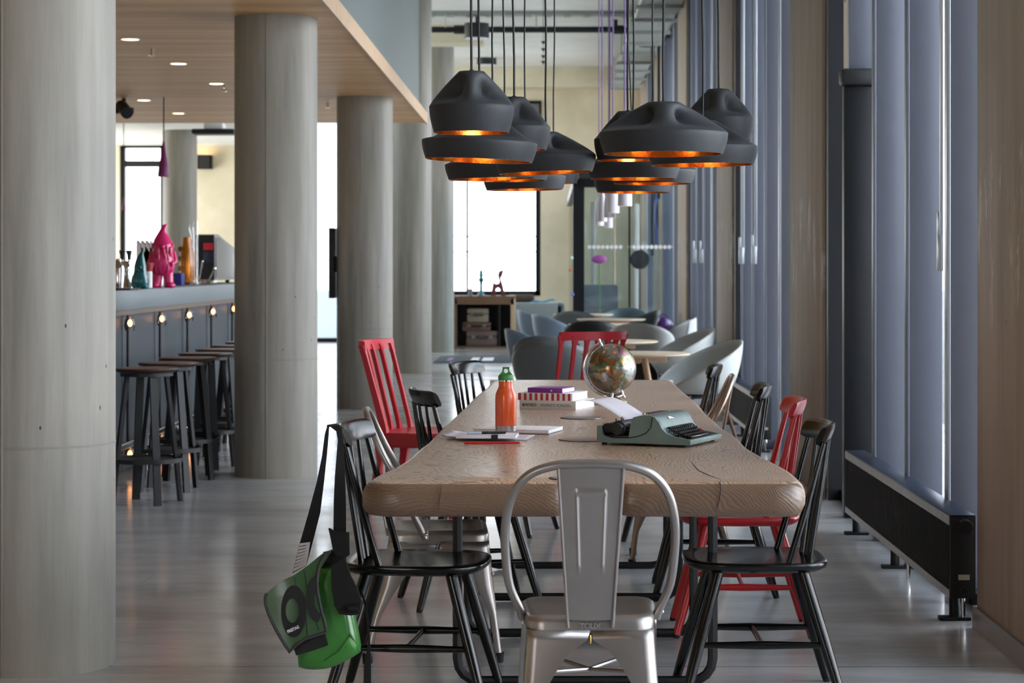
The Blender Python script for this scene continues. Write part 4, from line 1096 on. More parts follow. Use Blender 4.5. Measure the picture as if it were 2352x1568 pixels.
# ---- things on the bar
ZC2 = 1.2
def gnome(px, Y, h, m, label, feet=True):
    t = thing('garden_gnome', label, 'gnome', (XP(px, Y), Y, ZC2), .15)
    b = B(); s_ = h / .466
    S = lambda pts: [(r * s_, z * s_) for r, z in pts]
    if feet:
        b.lathe(S([(.02, .085), (.06, .095), (.082, .13), (.09, .17), (.085, .22), (.076, .26), (.07, .285), (.068, .30)]), 28, cap0=True)
        for sx in (-1, 1):
            b.tube([(sx * .036 * s_, 0, .12 * s_), (sx * .042 * s_, -.0, .05 * s_), (sx * .046 * s_, -.005, .0)], [.04 * s_, .034 * s_, .036 * s_], 14)
            b.ball((sx * .056 * s_, -.035 * s_, .018 * s_), .04 * s_, 14, (.95, 1.25, .6))
            b.tube([(sx * .075 * s_, 0, .26 * s_), (sx * .09 * s_, -.03 * s_, .19 * s_), (sx * .06 * s_, -.075 * s_, .17 * s_)], [.02 * s_, .019 * s_, .018 * s_], 10)
        body = b.done('body', m, t, angle=70)
        hb = B().ball((0, -.01, .3 * s_), .068 * s_, 20, (1, .9, 1)).ball((0, -.075 * s_, .3 * s_), .02 * s_, 12)
        for sx in (-1, 1): hb.ball((sx * .072 * s_, 0, .305 * s_), .02 * s_, 10, (.6, .8, 1.2))
        hb.done('head', m, t, angle=70)
        bd = B()
        for k in range(26):
            a = -PI / 2 + (random.random() - .5) * 2.6; z = .15 + .13 * random.random(); r = .075 + .008 * random.random()
            bd.tube([(r * s_ * math.cos(a), r * s_ * math.sin(a) * .95, z * s_ + .03 * s_), (r * 1.06 * s_ * math.cos(a), r * 1.06 * s_ * math.sin(a) * .95, z * s_), (r * .98 * s_ * math.cos(a), r * s_ * math.sin(a) * .95, (z - .05) * s_)], [.008 * s_, .012 * s_, .004 * s_], 7)
        bd.done('beard', m, t, angle=70)
        B().tube([(0, 0, .32 * s_), (-.003 * s_, 0, .36 * s_), (-.002 * s_, 0, .40 * s_), (.006 * s_, 0, .435 * s_), (.018 * s_, 0, .456 * s_), (.028 * s_, 0, .466 * s_)], [.076 * s_, .06 * s_, .034 * s_, .02 * s_, .016 * s_, .006 * s_], 22).done('hat', m, t, angle=70)
    else:
        b.lathe(S([(.085, 0), (.098, .03), (.105, .09), (.10, .12), (.082, .17), (.072, .22), (.07, .27), (.062, .3)]), 28, cap0=True)
        b.ball((-.075 * s_, -.02, .1 * s_), .03 * s_, 12).ball((.075 * s_, -.02, .1 * s_), .03 * s_, 12).ball((-.05 * s_, -.06 * s_, .03 * s_), .04 * s_, 12, (1, 1, .7)).ball((.05 * s_, -.06 * s_, .03 * s_), .04 * s_, 12, (1, 1, .7))
        b.done('body', m, t, angle=70)
        B().ball((0, -.07 * s_, .25 * s_), .018 * s_, 10).ball((-.025 * s_, -.06 * s_, .22 * s_), .025 * s_, 10).ball((.025 * s_, -.06 * s_, .22 * s_), .025 * s_, 10).done('face', m, t, angle=70)
        B().tube([(0, 0, .27 * s_), (.002 * s_, 0, .33 * s_), (.008 * s_, 0, .38 * s_), (.02 * s_, 0, .42 * s_), (.035 * s_, 0, .455 * s_), (.045 * s_, 0, .466 * s_)], [.068 * s_, .056 * s_, .038 * s_, .02 * s_, .011 * s_, .003 * s_], 20).done('hat', m, t, angle=70)
    return t
gnome(374, 15.62, .462, M['pink'], 'tall glossy pink garden gnome standing on the bar')
gnome(322, 14.75, .275, M['teal'], 'small teal garden gnome on the bar left of the pink one', False)
# beer tap
t = thing('beer_tap', 'chrome beer tap tower with two black flared handles', 'beer tap', (XP(289, 15.0), 15.0, ZC2))
B().lathe([(.075, 0), (.07, .02), (.055, .04), (.045, .1), (.05, .17), (.042, .19), (.0001, .195)], 24).done('tower', M['chrome'], t)
for dx in (-.022, .028):
    B().cyl((dx, -.02, .185), (dx, -.02, .215), .009).done('tap_neck', M['chrome'], t)
    B().lathe([(.012, .2), (.014, .23), (.022, .262), (.02, .267), (.001, .268)], 14, c=(dx, -.02, 0)).done('tap_handle', M['darkblk'], t)
    B().tube([(dx, -.03, .19), (dx, -.07, .17), (dx, -.075, .14)], .008, 8).done('spout', M['chrome'], t)
t = thing('cocktail_shaker', 'chrome shaker at the left end beside the front column', 'shaker', (XP(272, 14.6), 14.6, ZC2))
B().lathe([(.035, 0), (.045, .14), (.042, .15), (.036, .17), (.02, .19), (.02, .205), (.001, .21)], 24, cap0=True).done('body', M['chrome'], t)
t = thing('bar_tray', 'dark rubber edged tray under the beer tap', 'tray', (XP(289, 15.0), 14.0, ZC2))
B().bb(-.1, .23, -.02, .35, 0, .012, .004).done('tray_base', M['stoolseat'], t)
t = thing('menu_rack', 'white rack of slanted menu cards behind the gnomes', 'rack', (XP(338, 16.6), 16.6, ZC2))
B().bb(-.07, .09, -.1, .2, 0, .16, .005).done('base', M['white'], t)
for k in range(4):
    B().prism([(-.085 + k * .035, 0, .17), (-.085 + k * .035, 0, .36), (-.01 + k * .035, 0, .26), (-.01 + k * .035, 0, .17)], (0, .1, 0)).done('card', M['white'], t)
t = thing('red_pot', 'red patterned pot between the two gnomes', 'pot', (XP(341, 15.4), 15.4, ZC2))
B().lathe([(.022, .12), (.03, .13), (.034, .18), (.001, .185)], 18, cap0=True).done('pot', mat('red_pot', '#b5433f', .6, noise=.5, nscale=40), t)
B().lathe([(.028, 0), (.026, .12), (.001, .12)], 18, cap0=True).done('jar', M['white'], t)
t = thing('blue_box', 'small navy blue box on the bar between the gnome and the coffee machine', 'box', (XP(408, 17.4), 17.4, ZC2))
B().bb(-.05, .045, -.08, .08, 0, .1, .003).done('carton', M['navy'], t)
B().bb(-.046, -.012, -.083, -.08, .03, .075).done('label', mat('olive_label', '#6a6320', .6), t)
t = thing('glass_jar', 'golden textured glass jar glowing beside the coffee machine', 'jar', (XP(430, 17.9), 17.9, ZC2))
B().lathe([(.05, .02), (.06, .06), (.062, .2), (.055, .28), (.04, .33), (.035, .4), (.0001, .4)], 24, cap0=True).done('jar_body', M['amber'], t)
for k in range(12):
    a = 2.2 + (k % 3) * .5; z = .06 + .08 * (k // 3)
    B().ball((.058 * math.cos(a) - 0, .058 * math.sin(a), z), .02, 10, (1, .6, 1.2)).done('glass_boss', M['amber'], t)
B().lathe([(.064, 0), (.064, .02), (.0001, .02)], 24, cap0=True).done('stand', M['darkblk'], t)
t = thing('wire_ornament', 'thin clear glass ornament rising above the golden jar', 'ornament', (XP(440, 18.1), 18.25, ZC2))
for dx in (-.02, 0, .025): B().tube([(dx, 0, 0), (dx, 0, .4), (dx * 1.6 - .01, 0, .48), (dx * 1.2, 0, .54)], .006, 8).done('stem', M['clear'], t)
B().lathe([(.05, 0), (.05, .012), (.001, .014)], 16, cap0=True).done('base', M['clear'], t)
t = thing('coffee_machine', 'polished steel espresso machine with a red badge on the bar', 'coffee machine', (0, 0, ZC2))
x0 = XP(448, 18.8); x1 = XP(493, 18.8)
pf = [(x1, 18.8, .03), (x1, 18.8, .435), (x1, 19.0, .44), (x1, 20.2, .30), (x1, 20.6, .28), (x1, 20.6, .03)]
B().prism(pf, (x0 - x1, 0, 0)).done('body', M['galv'], t, angle=30)
B().prism([(x1 + .002, 18.86, .05), (x1 + .002, 18.86, .41), (x1 + .002, 19.05, .415), (x1 + .002, 20.15, .28), (x1 + .002, 20.5, .26), (x1 + .002, 20.5, .05)], (.006, 0, 0)).done('side_panel', M['chrome'], t, angle=30)
B().bb(x0 + .005, x1 - .005, 18.785, 18.8, .04, .43).done('end_panel', M['darkblk'], t)
xa, xb = XP(467, 18.78), XP(489, 18.78)
B().bb(xa, xb, 18.775, 18.785, P(0, 574, 18.8).z - ZC2, P(0, 558, 18.8).z - ZC2).done('red_badge', mat('red_badge', '#c02038', .4), t)
B().bb(xa, xb, 18.776, 18.785, P(0, 604, 18.8).z - ZC2, P(0, 579, 18.8).z - ZC2).done('display', M['radtop'], t)
for px, a in ((452, .3), (474, .5)):
    p = P(px, 640, 18.6); q = P(px + 12 * (1 if a > .4 else .5), 600 if a < .4 else 617, 18.5)
    w_ = B().tube([(p.x, 18.7, .02), (q.x, 18.66, q.z - ZC2)], .006, 8).ball((q.x, 18.66, q.z - ZC2), .016 if a > .4 else .01, 10, (1, 1, 1.4)).done('steam_wand', M['chrome'], t)
B().bb(x0, x1 + .02, 18.5, 18.79, 0, .03, .004).done('drip_tray', M['chrome'], t)
for sx in (x0 + .03, x1 - .03):
    for yy in (18.86, 20.5): B().cyl((sx, yy, 0), (sx, yy, .035), .02).done('foot', M['darkblk'], t)
# ================================================================ ON THE LONG TABLE
def ONT(px, py, z=ZT): return TP(px, py, z)
# ---- globe
Yg = .61 * F / (928 - VY); gx = XP(1405, Yg); gz = P(0, 846, Yg).z; gr = .109
def globemat():
    m, nt, b = newmat('globe_map'); N = nt.nodes; L = nt.links
    tc = N.new('ShaderNodeTexCoord')
    n1 = N.new('ShaderNodeTexNoise'); n1.inputs['Scale'].default_value = 11; n1.inputs['Detail'].default_value = 7; n1.inputs['Roughness'].default_value = .6
    L.new(tc.outputs['Object'], n1.inputs['Vector'])
    n2 = N.new('ShaderNodeTexNoise'); n2.inputs['Scale'].default_value = 14; n2.inputs['Detail'].default_value = 2
    L.new(tc.outputs['Object'], n2.inputs['Vector'])
    r2 = N.new('ShaderNodeValToRGB'); r2.color_ramp.interpolation = 'CONSTANT'; e = r2.color_ramp.elements
    e[0].color = lin('#94552f'); e[1].position = .62; e[1].color = lin('#a8657a')
    for p, c in ((.40, '#5d7058'), (.47, '#a58f68'), (.53, '#b0703a'), (.57, '#757f58')):
        x = e.new(p); x.color = lin(c)
    L.new(n2.outputs['Fac'], r2.inputs['Fac'])
    gt = N.new('ShaderNodeMath'); gt.operation = 'GREATER_THAN'; gt.inputs[1].default_value = .49; L.new(n1.outputs['Fac'], gt.inputs[0])
    mx = N.new('ShaderNodeMixRGB'); mx.inputs['Color1'].default_value = lin('#8f8a84'); L.new(gt.outputs[0], mx.inputs['Fac']); L.new(r2.outputs['Color'], mx.inputs['Color2'])
    ed = N.new('ShaderNodeMath'); ed.operation = 'COMPARE'; ed.inputs[1].default_value = .49; ed.inputs[2].default_value = .012; L.new(n1.outputs['Fac'], ed.inputs[0])
    m2 = N.new('ShaderNodeMixRGB'); m2.inputs['Color2'].default_value = lin('#4c6a52'); L.new(ed.outputs[0], m2.inputs['Fac']); L.new(mx.outputs['Color'], m2.inputs['Color1'])
    L.new(m2.outputs['Color'], b.inputs['Base Color']); setin(b, 'Metallic', .8); setin(b, 'Roughness', .24); setin(b, 'Coat Weight', .3)
    return m
t = thing('desk_globe', 'silver map globe on a chrome stand beside the books', 'globe', (gx, Yg, ZT))
gc = Vector((0, 0, gz - ZT)); ax = Vector((-.4, 0, .917)).normalized()
B().ball(gc, gr, 48).done('sphere', globemat(), t, angle=180)
ar = []
a0 = math.atan2(ax.z, ax.x)
for k in range(33):
    a = a0 + PI * k / 32 - .0
    ar.append(gc + Vector((math.cos(a), 0, math.sin(a))) * (gr + .011))
B().tube(ar, (.0028, .0085), 8).done('meridian_arc', M['chrome'], t)
for s_ in (1, -1):
    p = gc + ax * s_ * gr
    B().lathe([(.006, 0), (.006, .012), (.0035, .014), (.0035, .02), (.006, .024), (.005, .031), (.001, .034)], 14, M=Matrix.Translation(p) @ ax.to_track_quat('Z', 'X').to_matrix().to_4x4() @ (Matrix.Rotation(PI, 4, 'X') if s_ < 0 else Matrix.Identity(4))).done('axis_pin', M['chrome'], t)
zb = gc.z - gr - .011
B().lathe([(.008, .03), (.0065, .04), (.009, .05), (.006, zb - .008), (.009, zb + .004), (.001, zb + .006)], 18).done('stem', M['chrome'], t)
B().rings([[(sx * w_, sy * w_, z) for sx, sy in ((-1, -1), (1, -1), (1, 1), (-1, 1))] for w_, z in ((.056, 0), (.056, .012), (.05, .016), (.014, .036), (.01, .037))], M=Matrix.Rotation(.25, 4, 'Z')).done('base', M['chrome'], t, angle=20)

# ---- books
def book(name, ang, corner, ln, wd, th, z, m_cov, label, stripes=False):
    """spine along local x starting at corner, pages to +y"""
    t = thing(name, label, 'book', (corner[0], corner[1], z), ang, 'books on the long table')
    B().bb(.002, ln - .003, .003, wd - .003, .0025, th - .0025).done('pages', M['white'], t)
    c = B().bb(0, ln, 0, wd, 0, .0025, .0008).bb(0, ln, 0, wd, th - .0025, th, .0008).bb(0, ln, -.0005, .0025, 0, th, .0008)
    c.done('cover', m_cov, t)
    return t
p = ONT(1193, 938); a_ = math.radians(-20)
th1 = .036
bk = book('book', a_, (p.x, p.y), .255, .25, th1, ZT, M['wcov'], 'white hardback lowest in the stack of three beside the globe')
textmesh('TERENCE CONRAN', .017, M['inkg'], bk, frame((.166, -.001, th1 / 2), (-1, 0, 0), (0, 0, -1)), sx=.92)
textmesh('COLOUR', .017, M['ink'], bk, frame((.045, -.001, th1 / 2), (-1, 0, 0), (0, 0, -1)), bold=.0004, sx=.92)
th2 = .03
p2 = (p.x - .008, p.y + .012)
bk2 = book('book', math.radians(-17), p2, .245, .24, th2, ZT + th1 + .0003, M['white'], 'red and white striped book in the middle of the stack')
for k in range(10):
    B().bb(.004 + k * .0245, .016 + k * .0245, -.0012, 0, 0, th2).done('spine_stripe', M['redpl'], bk2)['label'] = 'red stripe'
th3 = .021
p3 = (p.x + .035, p.y + .03)
bk3 = book('book', math.radians(-22), p3, .16, .15, th3, ZT + th1 + th2 + .0006, M['pcov'], 'small purple book on top of the stack')
B().lathe([(.0001, 0), (.004, 0)], 8, M=Matrix.Translation((.11, -.0012, th3 / 2)) @ Matrix.Rotation(PI / 2, 4, 'X')).done('emblem', M['white'], bk3)

# ---- white pad, bottle
p = ONT(1087, 994); q = ONT(1268, 1000)
t = thing('notepad', 'thick white pad lying under the orange bottle', 'notepad', (p.x, p.y, ZT), math.atan2(ONT(1262, 1001).y - p.y, q.x - p.x) * .6)
B().bb(0, .285, 0, .20, .002, .014, .003).done('pages', M['white'], t)
B().bb(-.001, .286, -.001, .201, 0, .002).done('back_board', M['inkg'], t)
B().bb(.0, .285, .0, .20, .014, .0155, .0005).done('cover', M['white'], t)
Yb = (ZC - .766) * F / (990 - VY)
bt = thing('drink_bottle', 'orange steel bottle with a green loop cap standing on the white pad', 'bottle', (XP(1162, Yb), Yb, .7656))
B().lathe([(.034, 0), (.0375, .002), (.0378, .021)], 40, cap0=True).done('steel_base', M['galv'], bt)
B().lathe([(.0378, .021), (.0382, .022), (.0382, .125), (.037, .135), (.032, .148), (.0275, .157), (.0262, .163), (.0262, .18)], 44).done('body', M['orange'], bt, angle=60)
B().lathe([(.0255, .18), (.0255, .185), (.001, .185)], 36).done('neck_ring', M['chrome'], bt)
B().lathe([(.0272, .184), (.0278, .186), (.0278, .198), (.025, .203), (.001, .204)], 36, cap0=True).done('cap', M['green'], bt)
# loop: extruded arch with a round hole
lb = B(); outer = []; inner = []
for k in range(32):
    a = 2 * PI * k / 32
    inner.append((.0075 * math.cos(a), .217 + .008 * math.sin(a)))
    c, s_ = math.cos(a), math.sin(a)
    top = .231; w_ = .0125
    ox = max(-1, min(1, c * 1.6)); oz = max(-1, min(1, s_ * 1.6))
    zz = .217 + (.014 if oz > 0 else .016) * oz
    wz = w_ + (.013 if oz < 0 else 0) * abs(min(0, oz))
    outer.append((ox * wz, zz))
V = []
for y_ in (-.009, .009):
    V.append([[lb.bm.verts.new((x, y_, z)) for x, z in outer], [lb.bm.verts.new((x, y_, z)) for x, z in inner]])
for j in range(32):
    k = (j + 1) % 32
    for s_ in (0, 1): lb.bm.faces.new((V[s_][0][j], V[s_][0][k], V[s_][1][k], V[s_][1][j]))
    for w_ in (0, 1): lb.bm.faces.new((V[0][w_][j], V[0][w_][k], V[1][w_][k], V[1][w_][j]))
lb.done('cap_loop', M['green'], bt)

# ---- papers near the left edge
p = ONT(1015, 1008)
t = thing('magazine', 'curled magazine at the left table edge under the small notebook', 'magazine', (p.x, p.y - .03, ZT), math.radians(-8))
B().grid(lambda u, v: (.3 * u, .21 * v, .002 + .012 * math.exp(-u * 9) + .003 * math.sin(u * 5)), 16, 4).done('cover', mat('lilac_cover', '#b9aebb', .5, noise=.3, nscale=14, col2='#8a5a66'), t, solid=.004)
B().grid(lambda u, v: (.3 * u, .21 * v, .0065 + .012 * math.exp(-u * 9) + .003 * math.sin(u * 5)), 16, 4).done('top_page', M['paper'], t, solid=.0012)
p = ONT(1046, 1014)
zn = ZT + .0105
t = thing('notebook', 'small white notebook with a pen and black clip on its edge', 'notebook', (p.x, p.y + .005, zn), math.radians(-4))
B().bb(0, .21, 0, .13, .0, .010, .002).done('pages', M['white'], t)
B().bb(0, .21, 0, .13, .010, .0115, .0006).done('cover', M['paper'], t)
B().bb(.125, .148, -.002, .02, .0, .0135, .001).done('clip', M['darkblk'], t)
t = thing('pen', 'black and grey pen resting on the small notebook', 'pen', (p.x + .04, p.y + .04, zn + .0165), math.radians(10))
B().cyl((0, 0, 0), (.05, 0, 0), .0048, n=12).done('grip', mat('pen_grey', '#a9b2be', .4), t)
B().cyl((.05, 0, 0), (.135, 0, 0), .0046, n=12).done('barrel', M['ink'], t)
B().bb(.075, .13, -.0012, .0012, .004, .0065).done('clip', M['chrome'], t)
p = ONT(1066, 1020)
t = thing('pencil', 'red pencil lying in front of the small notebook', 'pencil', (p.x, p.y, ZT + .0045), math.radians(4))
B().cyl((0, 0, 0), (.19, 0, 0), .0042, n=6).done('barrel', M['red'], t, angle=20)
B().cyl((.19, 0, 0), (.202, 0, 0), .0042, .0012, 6).done('tip', M['paleoak'], t)

# ---- typewriter
p = ONT(1371, 1021)
ta = math.radians(-24)
tw = thing('typewriter', 'sage green portable typewriter with black keys and a sheet of paper', 'typewriter', (p.x, p.y, ZT), ta)
W_ = .315
side = [(0, .009), (0, .064), (.014, .066), (.022, .036), (.045, .027), (.116, .030), (.124, .078), (.133, .097), (.16, .104), (.195, .104), (.212, .098), (.226, .082), (.236, .062), (.252, .047), (.275, .037), (.335, .026), (.34, .018), (.336, .009)]
# case: two side cheeks and rear hood, keyboard well between them
b = B()
for y0 in (0, W_ - .012): b.prism([(x, y0, z) for x, z in side], (0, .012, 0))
b.bb(0, .012, .01, W_ - .01, .009, .064)
b.bb(.005, .335, .01, W_ - .01, .009, .016)
hood = [(.124, .03), (.126, .078), (.135, .097), (.16, .104), (.195, .104), (.212, .098), (.226, .084), (.237, .060), (.237, .03)]
b.prism([(x, .011, z) for x, z in hood], (0, W_ - .022, 0))
b.bb(.322, .339, .004, W_ - .004, .009, .027, .003)
b.done('case', M['tw'], tw, angle=35)
B().bb(.02, .128, .014, W_ - .014, .016, .034).bb(.236, .325, .012, W_ - .012, .016, .024).done('well', M['darkblk'], tw)
cb = B().bb(.018, .095, .008, W_ - .008, .04, .072, .006)
cb.cyl((.075, .012, .06), (.075, W_ - .012, .06), .024, n=24)
cb.done('carriage', M['darkblk'], tw)
for y0, y1 in ((-.012, .01), (W_ - .01, W_ + .012)):
    B().lathe([(.0001, 0), (.019, .001), (.02, .004), (.02, .018), (.024, .022)], 28, M=Matrix.Translation((.078, y0, .055)) @ Matrix.Rotation(-PI / 2, 4, 'X')).done('platen_knob', M['darkblk'], tw)
B().bb(.012, .03, .012, .06, .066, .071).done('paper_lever', M['chrome'], tw)
B().cyl((.06, .03, .07), (.058, .03, .09), .002).done('line_lever', M['ink'], tw)
for y_ in (.045, .25): B().box((.075, y_, .087), (.008, .016, .016), .003).done('paper_clip', M['galv2'], tw)
for y_ in (.27, .295): B().box((.07, y_, .088), (.02, .006, .01), .002).done('return_lever', M['galv2'], tw)
B().bb(.135, .165, .11, .25, .1035, .1052).done('ribbon_slot', M['darkblk'], tw)
B().bb(.198, .2, .02, W_ - .02, .1025, .1046).done('lid_gap', M['darkblk'], tw)
sm = B()
sp_ = [(.03, -.0006, .034), (.06, -.0006, .026), (.118, -.0006, .028)]
sm.tube(sp_ + [(.15, -.0006, .033), (.18, -.0006, .045), (.198, -.0006, .065), (.203, -.0006, .10)], .0018, 6)
sm.done('side_gap', M['darkblk'], tw)
bd = B().box((0, 0, 0), (.0015, .05, .011), .001, M=Matrix.Translation((.2206, .13, .0919)) @ Matrix.Rotation(math.radians(-45), 4, 'Y'))
bd.done('badge', M['chrome'], tw)
rows = [(.247, .060, 11, .045), (.262, .050, 11, .052), (.278, .042, 11, .058), (.294, .034, 10, .066)]
for ri, (x, z, n_, y0) in enumerate(rows):
    for k in range(n_):
        y = y0 + k * .0208
        kb = B().lathe([(.003, -.012), (.003, -.003), (.0072, 0), (.0078, .0035), (.0065, .005), (.0001, .0042)], 14, c=(x, y, z), cap0=True)
        m_ = M['keyred'] if (ri == 2 and k == n_ - 1) else M['key']
        ko = kb.done('key', m_, tw)
        if m_ is M['keyred']: ko['label'] = 'red key'
B().bb(.303, .317, .07, .245, .026, .034, .003).done('space_bar', M['key'], tw)
for x, y in ((.02, .02), (.31, .02), (.02, W_ - .02), (.31, W_ - .02)): B().cyl((x, y, 0), (x, y, .012), .009).done('foot', M['rubber'], tw)
# sheet of paper rolled out of the platen toward the back
pl = tw.matrix_basis if False else Matrix.Translation((p.x, p.y, ZT)) @ Matrix.Rotation(ta, 4, 'Z')
o = B().grid(lambda u, v: (.098 - .155 * u - .012 * math.sin(u * PI / 2), .05 + .21 * v, .066 + .006 + .078 * math.sin(min(1, u * 1.15) * 1.25) - .0 * u), 18, 4).done('paper_sheet', M['paper'], solid=.0004)
o.matrix_world = pl
tag(o, 'blank white sheet curling up out of the typewriter', 'paper')

# ================================================================ MESSENGER BAG ON THE CHAIR
YB = 6.44
def zz(X, Y_): return (600 + X / 3.663, 1140 + Y_ / 3.663)
def pz(X, Y_, dY=0): a, c = zz(X, Y_); return P(a, c, YB) + Vector((0, dY, 0))
bag = thing('messenger_bag', 'green tarpaulin messenger bag hanging by its black strap from the near left chair', 'bag', (0, 0, 0))
body = [(190, 700), (130, 800), (200, 1040), (285, 1250), (305, 1340), (315, 1435), (370, 1452), (440, 1456), (510, 1452), (560, 1445), (630, 1422), (700, 1390), (770, 1350), (832, 1308), (842, 1255), (826, 1150), (800, 1030), (775, 920), (745, 800), (710, 690), (672, 600), (640, 560), (560, 545), (520, 560), (420, 600), (300, 650)]
def puffy(poly, y0, t, s=1):
    c = Vector((sum(q[0] for q in poly) / len(poly), sum(q[1] for q in poly) / len(poly)))
    rs = []
    for f_, d in ((.3, 1), (.62, .97), (.84, .8), (.95, .5), (1, 0), (.95, -.5), (.84, -.8), (.62, -.97), (.3, -1)):
        r_ = []
        for i, q in enumerate(poly):
            v = c + (Vector(q) - c) * f_
            wob = .004 * math.sin(i * 2.3 + f_ * 7)
            w = pz(v.x, v.y); r_.append((w.x, y0 - t * d + wob * (1 - abs(f_ - .6)), w.z))
        rs.append(r_)
    return rs
B().rings(puffy(body, YB, .058)).done('bag_body', M['bagg'], bag, angle=75)
# sharp gusset fold
B().tube([pz(640, 560, -.03), pz(690, 760, -.05), pz(730, 950, -.062), pz(760, 1120, -.058), pz(835, 1290, -.02)], .003, 8).tube([pz(760, 1150, -.058), pz(680, 1270, -.06), pz(550, 1360, -.05)], .003, 8).done('gusset_fold', M['bagg'], bag)
flap = [(190, 690), (150, 712), (110, 745), (80, 775), (67, 810), (72, 870), (95, 940), (130, 1015), (165, 1080), (200, 1140), (240, 1205), (275, 1256), (300, 1225), (330, 1192), (400, 1146), (490, 1118), (575, 1094), (570, 1040), (556, 985), (540, 930), (520, 840), (506, 760), (499, 690), (500, 640), (508, 580), (522, 528), (545, 480), (575, 450), (610, 436), (545, 448), (505, 475), (470, 505), (425, 540), (380, 573), (320, 615), (255, 655)]
def fy(X, Y_): return -.075 - .012 * math.sin(min(1, max(0, (X - 70) / 500)) * PI) - .02 * min(1, max(0, (Y_ - 440) / 350))
fl = B()
c = (330, 880)
rs = []
for f_, back in ((.02, 0), (.35, 0), (.7, 0), (1, 0), (1, .01), (.7, .01), (.02, .01)):
    rs.append([tuple(pz(c[0] + (q[0] - c[0]) * f_, c[1] + (q[1] - c[1]) * f_, fy(c[0] + (q[0] - c[0]) * f_, c[1] + (q[1] - c[1]) * f_) + back)) for q in flap])
flo = fl.rings(rs).done('flap', M['bagf'], bag, angle=60)
B().tube([pz(q[0], q[1], fy(*q) - .001) for q in flap[3:30]], .0045, 8).done('piping', M['webdk'], flo)
for s_ in (0, 1): # seams
    B().tube([pz(X, Y_, fy(X, Y_) - .001) for X, Y_ in ([(320, 640), (330, 760), (405, 900), (425, 1120)] if s_ == 0 else [(395, 590), (420, 720), (470, 900), (515, 1080)])], .0012, 6).done('seam', M['ink'], flo)
def annulus(co, ro, ci, ri, a0, a1, nm):
    b = B(); n_ = 48
    V = []
    for k in range(n_ + 1):
        a = a0 + (a1 - a0) * k / n_
        qo = (co[0] + ro[0] * math.cos(a), co[1] - ro[1] * math.sin(a)); qi = (ci[0] + ri[0] * math.cos(a), ci[1] - ri[1] * math.sin(a))
        row = []
        for q, d in ((qo, -.0015), (qo, -.004), (qi, -.004), (qi, -.0015)):
            row.append(b.bm.verts.new(pz(q[0], q[1], fy(*q) + d)))
        V.append(row)
    for i in range(n_):
        for j in range(4):
            try: b.bm.faces.new((V[i][j], V[i][(j + 1) % 4], V[i + 1][(j + 1) % 4], V[i + 1][j]))
            except ValueError: pass
    return b.done(nm, M['ink'], flo, angle=60)
annulus((308, 917), (104, 214), (296, 912), (56, 102), 0, 2 * PI, 'printed_letter')
annulus((528, 810), (117, 200), (545, 815), (68, 130), math.radians(112), math.radians(262), 'printed_letter')
lab = [(258, 1040), (352, 1000), (372, 1090), (300, 1130), (275, 1110)]
B().prism([pz(X, Y_, fy(X, Y_) - .0065) for X, Y_ in lab], (0, .003, 0)).done('label_patch', M['ink'], flo)
v1 = pz(348, 1042) - pz(270, 1078)
m0 = pz(308, 1062, fy(308, 1062) - .009)
textmesh('FREITAG', .0125, M['white'], flo, frame(m0, (v1.x, 0, v1.z), (-v1.z, 0, v1.x)), bold=.0004, sx=.8)
vel = [(298, 1250), (345, 1205), (420, 1160), (553, 1118), (580, 1216), (450, 1262), (315, 1302)]
B().prism([pz(X, Y_, -.068) for X, Y_ in vel], (0, .03, 0)).done('hook_tape', M['ink'], bag)
B().prism([pz(X, Y_, -.035) for X, Y_ in ((512, 585), (520, 520), (560, 462), (615, 440), (640, 470), (640, 565), (600, 556))], (0, .05, 0)).done('inner_lining', M['ink'], bag)
def ribbon(rows, nm, par, m_=None, th=.0025):
    """rows of (left px, right px, y left, y right, dY)"""
    rs = []
    for x0, x1, y0, y1, d in rows:
        a = P(x0, y0, YB) + Vector((0, d, 0)); c_ = P(x1, y1, YB) + Vector((0, d, 0))
        rs.append([a, c_, c_ + Vector((0, th, 0)), a + Vector((0, th, 0))])
    return B().rings(rs).done(nm, m_ or M['web'], par, angle=30)
st = ribbon([(746, 752, 986, 982, .05), (742, 751, 1000, 1000, .05), (736, 747, 1050, 1050, .045), (724, 741, 1110, 1110, .04), (706, 733, 1180, 1180, .03), (687, 717, 1248, 1245, .02), (672, 704, 1316, 1298, 0)], 'strap', bag)
ribbon([(688, 711, 1249, 1246, .014), (681, 708, 1280, 1272, .007), (674, 704, 1312, 1297, -.006)], 'care_label', st, M['white'])
for k in range(7):
    u = k / 7
    ribbon([(688 - 13 * u, 706 - 5 * u, 1254 + 55 * u, 1251 + 46 * u, .006 - .02 * u), (687.5 - 13 * u, 700 - 5 * u, 1256 + 55 * u, 1254 + 46 * u, .005 - .02 * u)], 'label_line', st, M['inkg'], .001)
ribbon([(746, 754, 985, 983, .05), (749, 768, 977, 974, .03), (757, 778, 980, 976, .012), (772, 783, 990, 985, .0), (776, 788, 1010, 1008, .0), (770, 793, 1090, 1090, -.01), (768, 796, 1150, 1150, -.02), (768, 797, 1215, 1215, -.03), (769, 799, 1300, 1300, -.045), (772, 806, 1350, 1340, -.06), (778, 812, 1390, 1385, -.07)], 'strap', bag)
B().prism([pz(X, Y_, -.06) for X, Y_ in ((582, 248), (600, 255), (628, 275), (752, 285), (756, 470), (735, 482), (650, 478), (622, 440), (600, 330))], (0, .02, 0)).done('strap_pad', M['web'], bag)
B().prism([pz(X, Y_, -.085) for X, Y_ in ((612, 560), (720, 480), (775, 640), (835, 760), (862, 850), (842, 950), (780, 962), (680, 952), (640, 880), (616, 740))], (0, .02, 0)).done('buckle_loop', M['web'], bag, angle=30)
